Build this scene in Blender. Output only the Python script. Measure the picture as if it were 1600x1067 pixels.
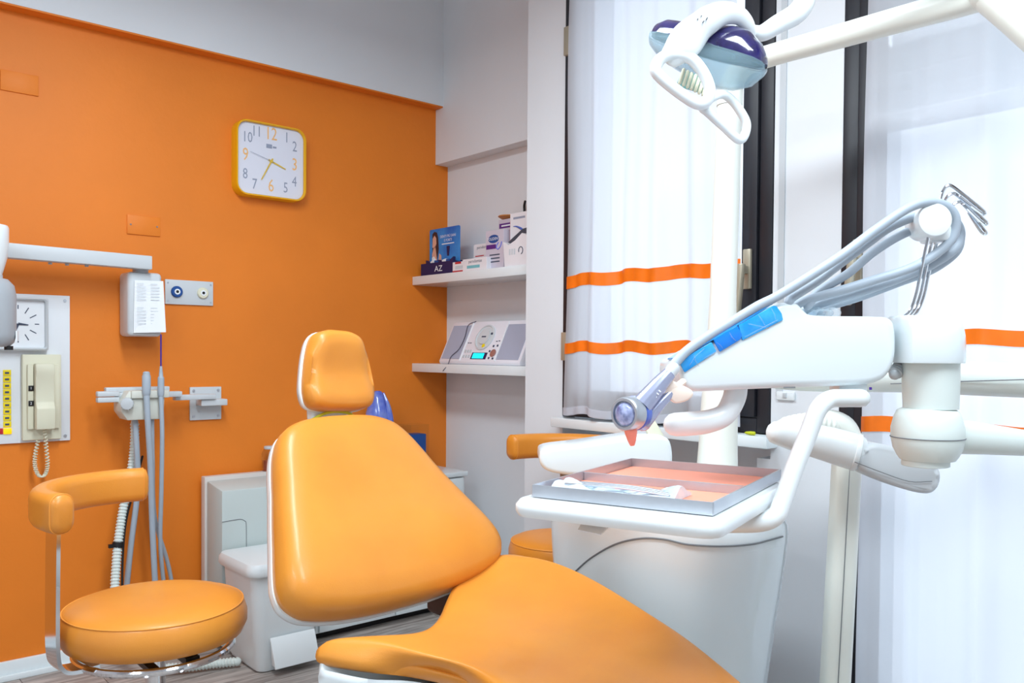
import bpy, bmesh, math, random
from mathutils import Vector, Matrix
random.seed(7)
for o in list(bpy.data.objects): bpy.data.objects.remove(o, do_unlink=True)
C = bpy.context.scene.collection
SC = bpy.context.scene
V = Vector

# ---------------------------------------------------------------- camera
F = 1331.0; PPX, PPY = 800.0, 576.0
YAW, PITCH, ROLL = math.radians(49.35), math.radians(-1.15), math.radians(0.45)
CAM = V((0, 0, 1.1))
fw = V((math.cos(YAW)*math.cos(PITCH), math.sin(YAW)*math.cos(PITCH), math.sin(PITCH)))
rt0 = V((math.sin(YAW), -math.cos(YAW), 0)); up0 = rt0.cross(fw)
RT = rt0*math.cos(ROLL) + up0*math.sin(ROLL); UP = up0*math.cos(ROLL) - rt0*math.sin(ROLL)
cd = bpy.data.cameras.new('camera'); cam = bpy.data.objects.new('camera', cd); C.objects.link(cam)
cd.sensor_width = 36; cd.lens = F/1600*36; cd.shift_y = (PPY-533.5)/1600; cd.clip_start = 0.02
m = Matrix.Identity(4)
for i in range(3):
    m[i][0] = RT[i]; m[i][1] = UP[i]; m[i][2] = -fw[i]; m[i][3] = CAM[i]
cam.matrix_world = m
SC.camera = cam

# ---------------------------------------------------------------- world, lights, exposure
SC.view_settings.view_transform = 'Standard'; SC.view_settings.look = 'None'
SC.view_settings.gamma = 1; SC.view_settings.use_curve_mapping = False
SC.view_settings.exposure = 0.0
w = bpy.data.worlds.new('sky'); SC.world = w; w.use_nodes = True
bg = w.node_tree.nodes['Background']; bg.inputs[0].default_value = (0.80, 0.88, 1.0, 1); bg.inputs[1].default_value = 1.85
def area(name, loc, sx, sy, power, col, rot=(0, 0, 0)):
    l = bpy.data.lights.new(name, 'AREA'); l.shape = 'RECTANGLE'; l.size = sx; l.size_y = sy
    l.energy = power; l.color = col
    o = bpy.data.objects.new(name, l); C.objects.link(o); o.location = loc; o.rotation_euler = rot
    return o
LAMP_AND_FILLS = [(0.75, 1.65, 0.30, 1.20, 29), (0.95, 0.05, 0.50, 1.20, 36), (-0.75, 0.70, 0.30, 1.20, 25)]  # first is the room lamp; second and third are unseen added fill lights
LZ = 2.46            # room lamp and added fill panels hang below the ceiling
CEIL = 2.85
for lx, ly, sx, sy, pw in LAMP_AND_FILLS:
    area('panel_and_fill_light', (lx, ly, LZ-0.012), sx, sy, pw, (0.82, 0.925, 1.0))

# ---------------------------------------------------------------- pixel helpers (used to find real positions)
def ray(x, y): return fw + RT*((x-PPX)/F) - UP*((y-PPY)/F)
def P(x, y, d): return CAM + ray(x, y)*d
def on(x, y, ax, val):
    r = ray(x, y); return CAM + r*((val-CAM[ax])/r[ax])

# ---------------------------------------------------------------- materials
def lin(c): return tuple((v/255/12.92 if v/255 <= .04045 else ((v/255+.055)/1.055)**2.4) for v in c)
MATS = {}
def mat(name, rgb, rough=.5, metal=0, bump=0, bscale=80, var=0, vscale=4, trans=0, alpha=1, coat=0, emit=0, spec=.5, sss=0, ior=1.45, var2=None):
    if name in MATS: return MATS[name]
    m = bpy.data.materials.new(name); m.use_nodes = True; nt = m.node_tree; b = nt.nodes['Principled BSDF']
    col = (*lin(rgb), 1)
    b.inputs['Base Color'].default_value = col; b.inputs['Roughness'].default_value = rough
    b.inputs['Metallic'].default_value = metal; b.inputs['Transmission Weight'].default_value = trans
    b.inputs['Alpha'].default_value = alpha; b.inputs['Coat Weight'].default_value = coat; b.inputs['IOR'].default_value = ior
    b.inputs['Specular IOR Level'].default_value = spec
    if emit: b.inputs['Emission Color'].default_value = col; b.inputs['Emission Strength'].default_value = emit
    tc = nt.nodes.new('ShaderNodeTexCoord')
    if var:
        n = nt.nodes.new('ShaderNodeTexNoise'); n.inputs['Scale'].default_value = vscale; n.inputs['Detail'].default_value = 5
        nt.links.new(tc.outputs['Object'], n.inputs['Vector'])
        r = nt.nodes.new('ShaderNodeMapRange'); r.inputs['From Min'].default_value = .3; r.inputs['From Max'].default_value = .7
        nt.links.new(n.outputs['Fac'], r.inputs['Value'])
        mx = nt.nodes.new('ShaderNodeMix'); mx.data_type = 'RGBA'
        c2 = lin(var2) if var2 else tuple(c*(1-var) for c in col[:3])
        mx.inputs[6].default_value = col; mx.inputs[7].default_value = (*c2, 1)
        nt.links.new(r.outputs['Result'], mx.inputs[0]); nt.links.new(mx.outputs[2], b.inputs['Base Color'])
    if bump:
        n = nt.nodes.new('ShaderNodeTexNoise'); n.inputs['Scale'].default_value = bscale; n.inputs['Detail'].default_value = 4
        nt.links.new(tc.outputs['Object'], n.inputs['Vector'])
        bp = nt.nodes.new('ShaderNodeBump'); bp.inputs['Strength'].default_value = bump; bp.inputs['Distance'].default_value = .002
        nt.links.new(n.outputs['Fac'], bp.inputs['Height']); nt.links.new(bp.outputs['Normal'], b.inputs['Normal'])
    MATS[name] = m; return m
M_orange = mat('orange_wall_paint', (240, 132, 34), .55, bump=.35, bscale=60, var=.12, vscale=2.2)
M_white = mat('white_wall_paint', (229, 233, 237), .7, bump=.12, bscale=50, var=.03, vscale=3)
M_ceil = mat('ceiling_paint', (232, 236, 240), .8, bump=.1, bscale=50)
M_leather = mat('orange_leather', (226, 150, 56), .36, bump=.14, bscale=420, var=.16, vscale=4, coat=.08, var2=(216, 136, 50))
M_leather2 = mat('darker_orange_leather', (226, 142, 44), .38, bump=.14, bscale=420, var=.1, vscale=5)
M_stitch = mat('stitching_thread', (232, 152, 62), .6)
M_shell = mat('white_lacquer', (230, 239, 242), .22, coat=.3, var=.015)
M_gloss = mat('white_gloss_plastic', (234, 241, 243), .28, coat=.2)
M_cream = mat('cream_plastic', (236, 239, 230), .32)
M_pale = mat('pale_green_grey_plastic', (222, 232, 228), .34)
M_grey = mat('grey_plastic', (172, 178, 184), .45, bump=.05)
M_mid = mat('mid_grey_plastic', (196, 202, 206), .4)
M_lgrey = mat('light_grey_plastic', (206, 212, 216), .4)
M_hose = mat('grey_rubber_hose', (172, 184, 196), .42)
M_beige = mat('beige_enamel', (214, 206, 200), .5)
M_greenish = mat('grey_green_enamel', (196, 206, 204), .5)
M_chrome = mat('chrome', (225, 228, 232), .08, metal=1)
M_steel = mat('brushed_steel', (198, 204, 212), .34, metal=.85, bump=.08, bscale=200, var=.12, vscale=12)
M_dark = mat('black_window_frame', (34, 35, 42), .4, var=.2, vscale=8)
M_black = mat('black_plastic', (22, 22, 24), .5)
M_brass = mat('satin_bronze_handle', (176, 168, 148), .35, metal=.4)
M_paper = mat('white_paper', (240, 244, 248), .8)
M_ink = mat('faint_print', (205, 212, 218), .8)
M_inkd = mat('dark_print', (70, 78, 98), .7)
M_yellow = mat('yellow_clock_plastic', (240, 176, 10), .35)
M_clockface = mat('clock_face', (226, 228, 240), .6)
M_numg = mat('clock_grey_numeral', (150, 158, 178), .6)
M_numo = mat('clock_orange_numeral', (246, 190, 120), .6)
M_gold = mat('clock_hand_gold', (226, 190, 70), .4)
M_board = mat('white_board', (232, 236, 240), .5)
M_holder = mat('pale_grey_holder_plastic', (216, 218, 208), .45)
M_ivory = mat('ivory_plastic', (226, 224, 200), .5)
M_ylab = mat('yellow_label', (240, 214, 20), .6)
M_red = mat('red_print', (190, 40, 50), .5)
M_blue = mat('blue_outlet', (24, 78, 150), .45)
M_purple = mat('purple_tip', (70, 40, 140), .4)
M_boxblue = mat('blue_card', (26, 96, 190), .45, var=.5, vscale=6, var2=(70, 170, 236))
M_boxnavy = mat('navy_card', (26, 30, 84), .45)
M_boxwhite = mat('white_card', (236, 234, 238), .5)
M_skin = mat('printed_skin_tone', (222, 172, 150), .6)
M_hair = mat('printed_brown_hair', (62, 40, 44), .6)
M_speaker = mat('speaker_grille', (170, 176, 196), .6, bump=.5, bscale=600)
M_radio = mat('white_radio_plastic', (232, 232, 240), .35)
M_lcd = mat('cyan_lcd', (0, 235, 250), .3, emit=.8)
M_mat = mat('salmon_tray_mat', (250, 158, 130), .5)
M_rubber = mat('blue_film', (20, 150, 235), .18, coat=.6, var=.3, vscale=30, var2=(70, 185, 245))
M_rubber2 = mat('deep_blue_key', (0, 128, 232), .2, coat=.6)
M_lampblue = mat('light_blue_acrylic', (196, 232, 245), .06, trans=.5, ior=1.1, alpha=.42)
M_lamppurp = mat('purple_acrylic', (24, 20, 62), .16, coat=1, var=.5, vscale=45, var2=(44, 38, 98))
M_glass = mat('clear_acrylic', (235, 238, 245), .05, trans=1, ior=1.1, alpha=.35)
M_wrap = mat('clear_film', (225, 242, 252), .12, trans=.8, ior=1.1, alpha=.45)
M_pouch = mat('pale_blue_pouch_film', (190, 224, 244), .25, var=.3, vscale=30, var2=(235, 246, 252), alpha=.85)
M_bluebag = mat('blue_translucent_plastic', (84, 110, 236), .18, trans=.35, coat=.5, var=.4, vscale=25, var2=(150, 175, 250))
M_lens = mat('blue_glass_lens', (60, 72, 130), .06, coat=1, var=.9, vscale=70, var2=(190, 200, 240))
M_hpb = mat('handpiece_blue', (84, 112, 200), .3)
M_hpv = mat('handpiece_mauve_metal', (176, 182, 208), .22, metal=.6)
M_nozzle = mat('salmon_nozzle', (244, 138, 118), .3)
M_chip = mat('cream_holder_tip', (248, 232, 218), .45)
M_stripe = mat('orange_ribbon', (255, 122, 12), .45, var=.2, vscale=14)
M_floorb = mat('floor_gap', (96, 92, 88), .8)
M_rope = mat('yellow_green_cord', (196, 206, 40), .5)
M_niche = mat('niche_grey_paint', (190, 192, 198), .8)
M_seam = mat('grey_seam', (120, 124, 128), .6)

def wood_mat():
    m = bpy.data.materials.new('grey_oak_plank'); m.use_nodes = True; nt = m.node_tree; b = nt.nodes['Principled BSDF']
    tc = nt.nodes.new('ShaderNodeTexCoord'); mp = nt.nodes.new('ShaderNodeMapping'); mp.inputs['Scale'].default_value = (2.2, 22, 1)
    oi = nt.nodes.new('ShaderNodeObjectInfo'); add = nt.nodes.new('ShaderNodeVectorMath'); add.operation = 'ADD'
    sc = nt.nodes.new('ShaderNodeVectorMath'); sc.operation = 'SCALE'; sc.inputs['Scale'].default_value = 37
    nt.links.new(oi.outputs['Random'], sc.inputs[0]); nt.links.new(tc.outputs['Object'], mp.inputs[0])
    nt.links.new(mp.outputs[0], add.inputs[0]); nt.links.new(sc.outputs[0], add.inputs[1])
    n = nt.nodes.new('ShaderNodeTexNoise'); n.inputs['Scale'].default_value = 2.2; n.inputs['Detail'].default_value = 8; n.inputs['Distortion'].default_value = .9
    nt.links.new(add.outputs[0], n.inputs['Vector'])
    cr = nt.nodes.new('ShaderNodeValToRGB'); cr.color_ramp.elements[0].position = .32; cr.color_ramp.elements[0].color = (*lin((122, 112, 106)), 1)
    cr.color_ramp.elements[1].position = .68; cr.color_ramp.elements[1].color = (*lin((190, 182, 176)), 1)
    nt.links.new(n.outputs['Fac'], cr.inputs[0]); nt.links.new(cr.outputs[0], b.inputs['Base Color'])
    b.inputs['Roughness'].default_value = .45
    return m
M_wood = wood_mat()
def cloth_mat():
    m = bpy.data.materials.new('sheer_white_curtain'); m.use_nodes = True; nt = m.node_tree
    out = nt.nodes['Material Output']; nt.nodes.remove(nt.nodes['Principled BSDF'])
    d = nt.nodes.new('ShaderNodeBsdfDiffuse'); d.inputs[0].default_value = (.86, .86, .90, 1)
    t = nt.nodes.new('ShaderNodeBsdfTranslucent'); t.inputs[0].default_value = (.86, .88, .93, 1)
    tr = nt.nodes.new('ShaderNodeBsdfTransparent'); tr.inputs[0].default_value = (.95, .97, 1, 1)
    a = nt.nodes.new('ShaderNodeMixShader'); a.inputs[0].default_value = .5
    b = nt.nodes.new('ShaderNodeMixShader'); b.inputs[0].default_value = .2
    nt.links.new(d.outputs[0], a.inputs[1]); nt.links.new(t.outputs[0], a.inputs[2])
    nt.links.new(a.outputs[0], b.inputs[1]); nt.links.new(tr.outputs[0], b.inputs[2]); nt.links.new(b.outputs[0], out.inputs[0])
    wv = nt.nodes.new('ShaderNodeTexNoise'); wv.inputs['Scale'].default_value = 500
    bp = nt.nodes.new('ShaderNodeBump'); bp.inputs['Strength'].default_value = .1; bp.inputs['Distance'].default_value = .001
    nt.links.new(wv.outputs['Fac'], bp.inputs['Height']); nt.links.new(bp.outputs[0], d.inputs['Normal'])
    return m
M_cloth = cloth_mat()
def pane_mat():
    m = bpy.data.materials.new('window_glass'); m.use_nodes = True; nt = m.node_tree
    out = nt.nodes['Material Output']; nt.nodes.remove(nt.nodes['Principled BSDF'])
    g = nt.nodes.new('ShaderNodeBsdfGlossy'); g.inputs['Roughness'].default_value = .02
    t = nt.nodes.new('ShaderNodeBsdfTransparent'); t.inputs[0].default_value = (.94, .97, .98, 1)
    a = nt.nodes.new('ShaderNodeMixShader'); a.inputs[0].default_value = .07
    nt.links.new(t.outputs[0], a.inputs[1]); nt.links.new(g.outputs[0], a.inputs[2]); nt.links.new(a.outputs[0], out.inputs[0])
    return m
M_pane = pane_mat()
def lampface_mat():
    m = bpy.data.materials.new('lit_pendant_and_fill_panel'); m.use_nodes = True; nt = m.node_tree
    b = nt.nodes['Principled BSDF']; b.inputs['Emission Color'].default_value = (.95, .98, 1, 1); b.inputs['Emission Strength'].default_value = 3
    return m
M_lamp = lampface_mat()

# ---------------------------------------------------------------- geometry helpers: each returns (verts, faces)
def join(*gs):
    vs, fs = [], []
    for v, f in gs:
        k = len(vs); vs += list(v); fs += [tuple(i+k for i in q) for q in f]
    return vs, fs
def bevelled(vs, fs, r, seg=2, ang=30):
    bm = bmesh.new(); bv = [bm.verts.new(v) for v in vs]
    for f in fs:
        try: bm.faces.new([bv[i] for i in f])
        except ValueError: pass
    bmesh.ops.recalc_face_normals(bm, faces=bm.faces)
    if r > 0:
        es = [e for e in bm.edges if len(e.link_faces) == 2 and e.calc_face_angle(0) > math.radians(ang)]
        bmesh.ops.bevel(bm, geom=es, offset=r, segments=seg, profile=.5, affect='EDGES', clamp_overlap=True)
    bm.verts.index_update()
    o = [v.co.copy() for v in bm.verts], [tuple(v.index for v in f.verts) for f in bm.faces]
    bm.free(); return o
BOXF = [(0, 3, 2, 1), (4, 5, 6, 7), (0, 1, 5, 4), (1, 2, 6, 5), (2, 3, 7, 6), (3, 0, 4, 7)]
def box(a, b, r=0, seg=2):
    x0, y0, z0 = a; x1, y1, z1 = b
    vs = [V(p) for p in ((x0, y0, z0), (x1, y0, z0), (x1, y1, z0), (x0, y1, z0), (x0, y0, z1), (x1, y0, z1), (x1, y1, z1), (x0, y1, z1))]
    return bevelled(vs, BOXF, r, seg) if r else (vs, BOXF)
def obox(c, u, v, n, su, sv, sn, r=0, seg=2):
    u, v, n = u.normalized(), v.normalized(), n.normalized()
    vs = [V(c)+u*(su/2*a)+v*(sv/2*b)+n*(sn/2*k) for k in (-1, 1) for a, b in ((-1, -1), (1, -1), (1, 1), (-1, 1))]
    return bevelled(vs, BOXF, r, seg) if r else (vs, BOXF)
def spline(pts, k=6, closed=False):
    pts = [V(p) for p in pts]; n = len(pts); out = []
    def g(i): return pts[i % n] if closed else (pts[i] if 0 <= i < n else (pts[0]*2-pts[1] if i < 0 else pts[-1]*2-pts[-2]))
    for i in range(n if closed else n-1):
        a, b, c, d = g(i-1), g(i), g(i+1), g(i+2)
        for j in range(k):
            t = j/k
            out.append(.5*((2*b)+(c-a)*t+(2*a-5*b+4*c-d)*t*t+(3*b-a-3*c+d)*t**3))
    if not closed: out.append(pts[-1])
    return out
def tube(pts, rad, n=12, k=6, closed=False, sy=1.0, upv=None, round_caps=True):
    """tube through points; rad number or list; sy flattens the section across upv"""
    m0 = len(pts); rl = rad if isinstance(rad, (list, tuple)) else [rad]*m0
    q = spline([V((*p,)) for p in pts], k, closed)
    rs = [v.x for v in spline([V((r, 0, 0)) for r in rl], k, closed)]
    N = len(q); rings = []
    T = []
    for i in range(N):
        t = (q[(i+1) % N]-q[i-1]) if closed else (q[min(i+1, N-1)]-q[max(i-1, 0)])
        T.append(t.normalized())
    ref = V(upv) if upv else (V((0, 0, 1)) if abs(T[0].z) < .9 else V((1, 0, 0)))
    nrm = (ref-T[0]*ref.dot(T[0])).normalized()
    for i in range(N):
        if upv: nrm = (ref-T[i]*ref.dot(T[i])).normalized()
        else: nrm = (nrm-T[i]*nrm.dot(T[i])).normalized()
        b = T[i].cross(nrm)
        rings.append([q[i]+nrm*(rs[i]*math.cos(2*math.pi*j/n))+b*(rs[i]*sy*math.sin(2*math.pi*j/n)) for j in range(n)])
    if not closed and round_caps:
        def cap(ring, c, t, r): return [[c+(p-c)*math.cos(a)+t*(r*math.sin(a)) for p in ring] for a in (.5, 1.0, 1.35)]
        a = cap(rings[0], q[0], -T[0], rs[0]*min(1, sy)); b = cap(rings[-1], q[-1], T[-1], rs[-1]*min(1, sy))
        rings = a[::-1]+rings+b
    return loft(rings, closed)
def loft(rings, closed=False, caps=True):
    n = len(rings[0]); vs = [p for r in rings for p in r]; fs = []
    L = len(rings)
    for i in range(L if closed else L-1):
        for j in range(n):
            a, b = i*n+j, i*n+(j+1) % n; i2 = (i+1) % L
            fs.append((a, b, i2*n+(j+1) % n, i2*n+j))
    if caps and not closed:
        fs.append(tuple(range(n-1, -1, -1))); fs.append(tuple((L-1)*n+j for j in range(n)))
    return vs, fs
def frame(axis):
    a = V(axis).normalized(); h = V((0, 0, 1)) if abs(a.z) < .95 else V((1, 0, 0))
    u = h.cross(a).normalized(); return u, a.cross(u), a
def lathe(prof, c, axis=(0, 0, 1), n=32, caps=True):
    u, v, a = frame(axis); c = V(c)
    return loft([[c+a*h+(u*math.cos(2*math.pi*j/n)+v*math.sin(2*math.pi*j/n))*max(r, 1e-5) for j in range(n)] for r, h in prof], caps=caps)
def cyl(c, axis, r, h, n=24, b=0):
    b = min(b, r*.9, h*.45)
    pr = [(r-b, 0), (r-b*.3, b*.3), (r, b), (r, h-b), (r-b*.3, h-b*.3), (r-b, h)] if b else [(r, 0), (r, h)]
    return lathe(pr, c, axis, n)
def prism(poly, o, u, v, n, depth, r=0, seg=2, ang=30):
    o, u, v, n = V(o), V(u), V(v), V(n); k = len(poly)
    vs = [o+u*a+v*b for a, b in poly]+[o+u*a+v*b+n*depth for a, b in poly]
    fs = [tuple(range(k-1, -1, -1)), tuple(range(k, 2*k))]+[(i, (i+1) % k, k+(i+1) % k, k+i) for i in range(k)]
    return bevelled(vs, fs, r, seg, ang)
def prismw(pts, n, depth, r=0, seg=2, ang=30):
    """extrude a loop of world points along n"""
    n = V(n); k = len(pts); vs = [V(p) for p in pts]+[V(p)+n*depth for p in pts]
    fs = [tuple(range(k-1, -1, -1)), tuple(range(k, 2*k))]+[(i, (i+1) % k, k+(i+1) % k, k+i) for i in range(k)]
    return bevelled(vs, fs, r, seg, ang)
def rrect(w, h, r, k=5, cx=0, cy=0):
    out = []
    for sx, sy, a0 in ((1, -1, -90), (1, 1, 0), (-1, 1, 90), (-1, -1, 180)):
        for i in range(k+1):
            a = math.radians(a0+90*i/k); out.append((cx+sx*(w/2-r)+r*math.cos(a), cy+sy*(h/2-r)+r*math.sin(a)))
    return out
def ball(c, rx, ry, rz, u=V((1, 0, 0)), v=V((0, 1, 0)), w=V((0, 0, 1)), n=24, k=14):
    rings = []
    for i in range(k+1):
        th = math.pi*min(max(i/k, .01), .99); rings.append([V(c)+u*(rx*math.sin(th)*math.cos(2*math.pi*j/n))+v*(ry*math.sin(th)*math.sin(2*math.pi*j/n))-w*(rz*math.cos(th)) for j in range(n)])
    return loft(rings)
def pillow(outline, prof, o, u, v, n, deform=None, k=5):
    """cushion from a closed 2D outline; prof = [(inset, height)...] from back edge to front centre"""
    pts = [p for p in spline([V((a, b, 0)) for a, b in outline], k, True)]
    c = sum(pts, V((0, 0, 0)))/len(pts); rings = []
    for ins, h in prof:
        ring = []
        for p in pts:
            d = p-c; L = d.length
            if ins <= 1: q = c+d*(1-ins)
            a, b, hh = q.x, q.y, h
            if deform: a, b, hh = deform(a, b, hh)
            ring.append(V(o)+V(u)*a+V(v)*b+V(n)*hh)
        rings.append(ring)
    return loft(rings)
def text(s, o, u, v, size, align='CENTER', depth=0.0004, xs=1.0):
    cu = bpy.data.curves.new('t', 'FONT'); cu.body = s; cu.size = size; cu.align_x = align; cu.align_y = 'CENTER'; cu.resolution_u = 2
    ob = bpy.data.objects.new('t', cu); C.objects.link(ob); bpy.context.view_layer.update()
    dg = bpy.context.evaluated_depsgraph_get(); me = bpy.data.meshes.new_from_object(ob.evaluated_get(dg))
    u, v = V(u).normalized(), V(v).normalized(); n = u.cross(v)
    vs = [V(o)+u*(p.co.x*xs)+v*p.co.y+n*depth for p in me.vertices]; fs = [tuple(f.vertices) for f in me.polygons]
    bpy.data.objects.remove(ob); bpy.data.curves.remove(cu); bpy.data.meshes.remove(me)
    return vs, fs
def quad(o, u, v, a0, b0, a1, b1, d=.0006):
    u, v = V(u), V(v); n = u.cross(v)
    base = V(o)
    return prismw([base+u*a0+v*b0, base+u*a1+v*b0, base+u*a1+v*b1, base+u*a0+v*b1], n, d)

def world_of(o):
    p = V((0, 0, 0))
    while o: p += V(o.location); o = o.parent
    return p
def part(name, g, material, parent=None, smooth=35, origin=None, sub=0):
    vs, fs = g
    if parent: off = world_of(parent)
    else:
        if origin is None:
            xs = [p[0] for p in vs]; ys = [p[1] for p in vs]; zs = [p[2] for p in vs]
            origin = V(((min(xs)+max(xs))/2, (min(ys)+max(ys))/2, min(zs)))
        off = V(origin)
    me = bpy.data.meshes.new(name); me.from_pydata([tuple(V(p)-off) for p in vs], [], fs)
    bm = bmesh.new(); bm.from_mesh(me)
    bmesh.ops.remove_doubles(bm, verts=bm.verts, dist=1e-6)
    bmesh.ops.recalc_face_normals(bm, faces=bm.faces); bm.to_mesh(me); bm.free()
    me.materials.append(material)
    o = bpy.data.objects.new(name, me); C.objects.link(o)
    if parent: o.parent = parent
    else: o.location = off
    if smooth:
        me.shade_smooth(); me.set_sharp_from_angle(angle=math.radians(smooth))
    if sub:
        md = o.modifiers.new('sub', 'SUBSURF'); md.levels = sub; md.render_levels = sub
    return o
def thing(name, loc, label, cat, group=None):
    o = bpy.data.objects.new(name, None); C.objects.link(o); o.location = loc; o.empty_display_size = .05
    o['label'] = label; o['category'] = cat
    if group: o['group'] = group
    return o
def tag(o, label, cat, group=None):
    o['label'] = label; o['category'] = cat
    if group: o['group'] = group
    return o
def struct(o): o['kind'] = 'structure'; return o
X, Y, Z = V((1, 0, 0)), V((0, 1, 0)), V((0, 0, 1))

# ================================================================ ROOM
WY = 3.218          # orange wall plane
WX = 2.13           # window wall face
AX = 2.36           # alcove back wall
BX = 2.29           # face of the beam over the alcove
X0, Y0 = -1.5, -1.9  # walls behind the camera
# floor with planks
fl = struct(part('floor', box((X0, Y0, -.06), (AX, WY, -.006)), M_floorb))
fl['label'] = 'grey oak plank floor'
pw, pl = .19, 1.25
for i in range(int((WY-Y0)/pw)+1):
    y0 = WY-(i+1)*pw; x = X0-random.random()*pl; y1 = y0+pw-.002
    if y0 < Y0: y0 = Y0
    if y1 <= y0+.01: continue
    while x < AX:
        a, b = max(x, X0), min(x+pl-.002, AX)
        if b-a > .03:
            o = part('plank', box((a, y0, -.008), (b, y1, 0)), M_wood, fl, smooth=0)
        x += pl
# orange wall, soffit, ceiling, rear walls
struct(part('wall_left', box((X0, WY, -.06), (AX+.2, WY+.12, CEIL+.1)), M_orange))['label'] = 'orange painted wall with the clock'
struct(part('wall_upper_left', box((X0, WY-.057, 2.21), (BX, WY, CEIL), 0), M_white))['label'] = 'white soffit above the orange wall'
struct(part('trim_1', box((X0, WY-.0565, 2.204), (BX-.001, WY, 2.2098)), M_orange))['label'] = 'orange underside of the soffit'
struct(part('ceiling', box((X0, Y0, CEIL), (AX+.2, WY, CEIL+.1)), M_ceil))['label'] = 'white ceiling'
struct(part('wall_rear', box((X0-.1, Y0-.1, -.06), (AX+.2, Y0, CEIL)), M_white))['label'] = 'white wall facing the orange wall'
struct(part('wall_near', box((X0-.1, Y0, -.06), (X0, WY, CEIL)), M_white))['label'] = 'white wall facing the windows'
# window wall: alcove, beam, pillar, pier, wall under the window with a niche
OUT = 2.46
wr = struct(part('wall_right', join(
    box((AX, 2.30, -.06), (OUT, WY, CEIL)),                       # back of the alcove
    box((WX, 2.20, -.06), (AX+.02, 2.403, CEIL)),                 # pillar
    box((WX, 1.148, -.06), (OUT, 1.352, CEIL)),                   # pier between the windows
    box((WX, 1.352, 2.45), (OUT, 2.20, CEIL)),                    # lintel over the window
    box((WX, Y0, 2.45), (OUT, 1.148, CEIL)),                      # lintel over the glazed door
    box((WX, Y0, -.06), (OUT, 0.12, CEIL)),
    box((AX, 1.352, -.06), (OUT, 2.21, .80)),                     # niche back
    box((WX, 1.352, -.06), (AX, 1.395, .80)),
    box((WX, 2.165, -.06), (AX, 2.20, .80)),
    box((WX, 1.352, -.06), (AX, 2.20, .10)),
), M_white, smooth=0)); wr['label'] = 'white window wall with pillar and shelf alcove'
part('beam', box((BX, 2.403, 1.955), (AX, WY, CEIL)), M_white, wr, smooth=0)
# baseboard
struct(part('baseboard_left', join(box((X0, WY-.016, 0), (AX, WY, .062), .004), box((X0, WY-.03, 0), (AX, WY-.016, .02), .003)), M_shell))['label'] = 'white baseboard'
struct(part('trim_2', box((WX-.004, 1.316, .98), (WX, 1.334, 2.6), 0), M_mid))['label'] = 'light grey strip running up the white pier'

# windows ----------------------------------------------------------
def glazed(name, y0, y1, z0, z1, label):
    r = bpy.data.objects.new(name, None); C.objects.link(r); r.location = (WX+.03, (y0+y1)/2, z0); struct(r); r['label'] = label
    t = .042; xf = WX-.004
    fr = join(box((xf, y0, z0), (xf+.07, y0+t, z1), .003), box((xf, y1-t, z0), (xf+.07, y1, z1), .003),
              box((xf, y0+t, z1-t), (xf+.07, y1-t, z1), .003), box((xf, y0+t, z0), (xf+.07, y1-t, z0+t), .003))
    part('frame', fr, M_dark, r)
    g = .003; a0, a1 = y0+t+g, y1-t-g; s = .05
    sx = xf-.008
    sash = join(box((sx, a0, z0+t+g), (sx+.06, a0+s, z1-t-g), .003), box((sx, a1-s, z0+t+g), (sx+.06, a1, z1-t-g), .003),
                box((sx, a0+s, z1-t-g-s), (sx+.06, a1-s, z1-t-g), .003), box((sx, a0+s, z0+t+g), (sx+.06, a1-s, z0+t+g+s), .003))
    part('sash', sash, M_dark, r)
    part('pane', box((sx+.028, a0+s, z0+t+g+s), (sx+.034, a1-s, z1-t-g-s)), M_pane, r)
    return r, sx
win, SX = glazed('window_1', 1.354, 2.199, .872, 2.448, 'black framed window over the white sill')
door, _ = glazed('door_1', .122, 1.146, .0, 2.448, 'black framed glazed door beside the pier')
part('sill', box((WX-.055, 1.33, .834), (AX+.08, 2.206, .868), .004), M_shell, win)
def handle(root, y, zt, zb):
    h = part('handle_plate', box((SX-.012, y-.013, zt-.115), (SX, y+.013, zt), .003), M_brass, root)
    part('handle', join(box((SX-.045, y-.009, zt-.072), (SX-.01, y+.011, zt-.048), .004),
                        prismw([V((SX-.055, y+.004, zt-.045)), V((SX-.035, y+.004, zt-.045)), V((SX-.035, y+.018, zb)), V((SX-.055, y+.018, zb))], -Y, .02, .004)), M_brass, h)
handle(win, 1.424, 1.40, 1.215)
handle(door, 1.092, 1.397, 1.225)
for zz in (2.20, 1.12):
    part('hinge', box((SX-.004, 2.168, zz-.05), (SX+.02, 2.196, zz+.05), .002), M_brass, win)
# shutter partly lowered outside the glazed door
sh = thing('roller_shutter', (2.25, .63, 1.69), 'pale roller shutter partly lowered outside the glazed door', 'shutter')
zz = 1.69; k = 0
while zz < 2.40:
    part('slat', box((2.235, .15, zz), (2.25, 1.12, zz+.047), .004, 1), M_lgrey, sh); zz += .05; k += 1

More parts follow.
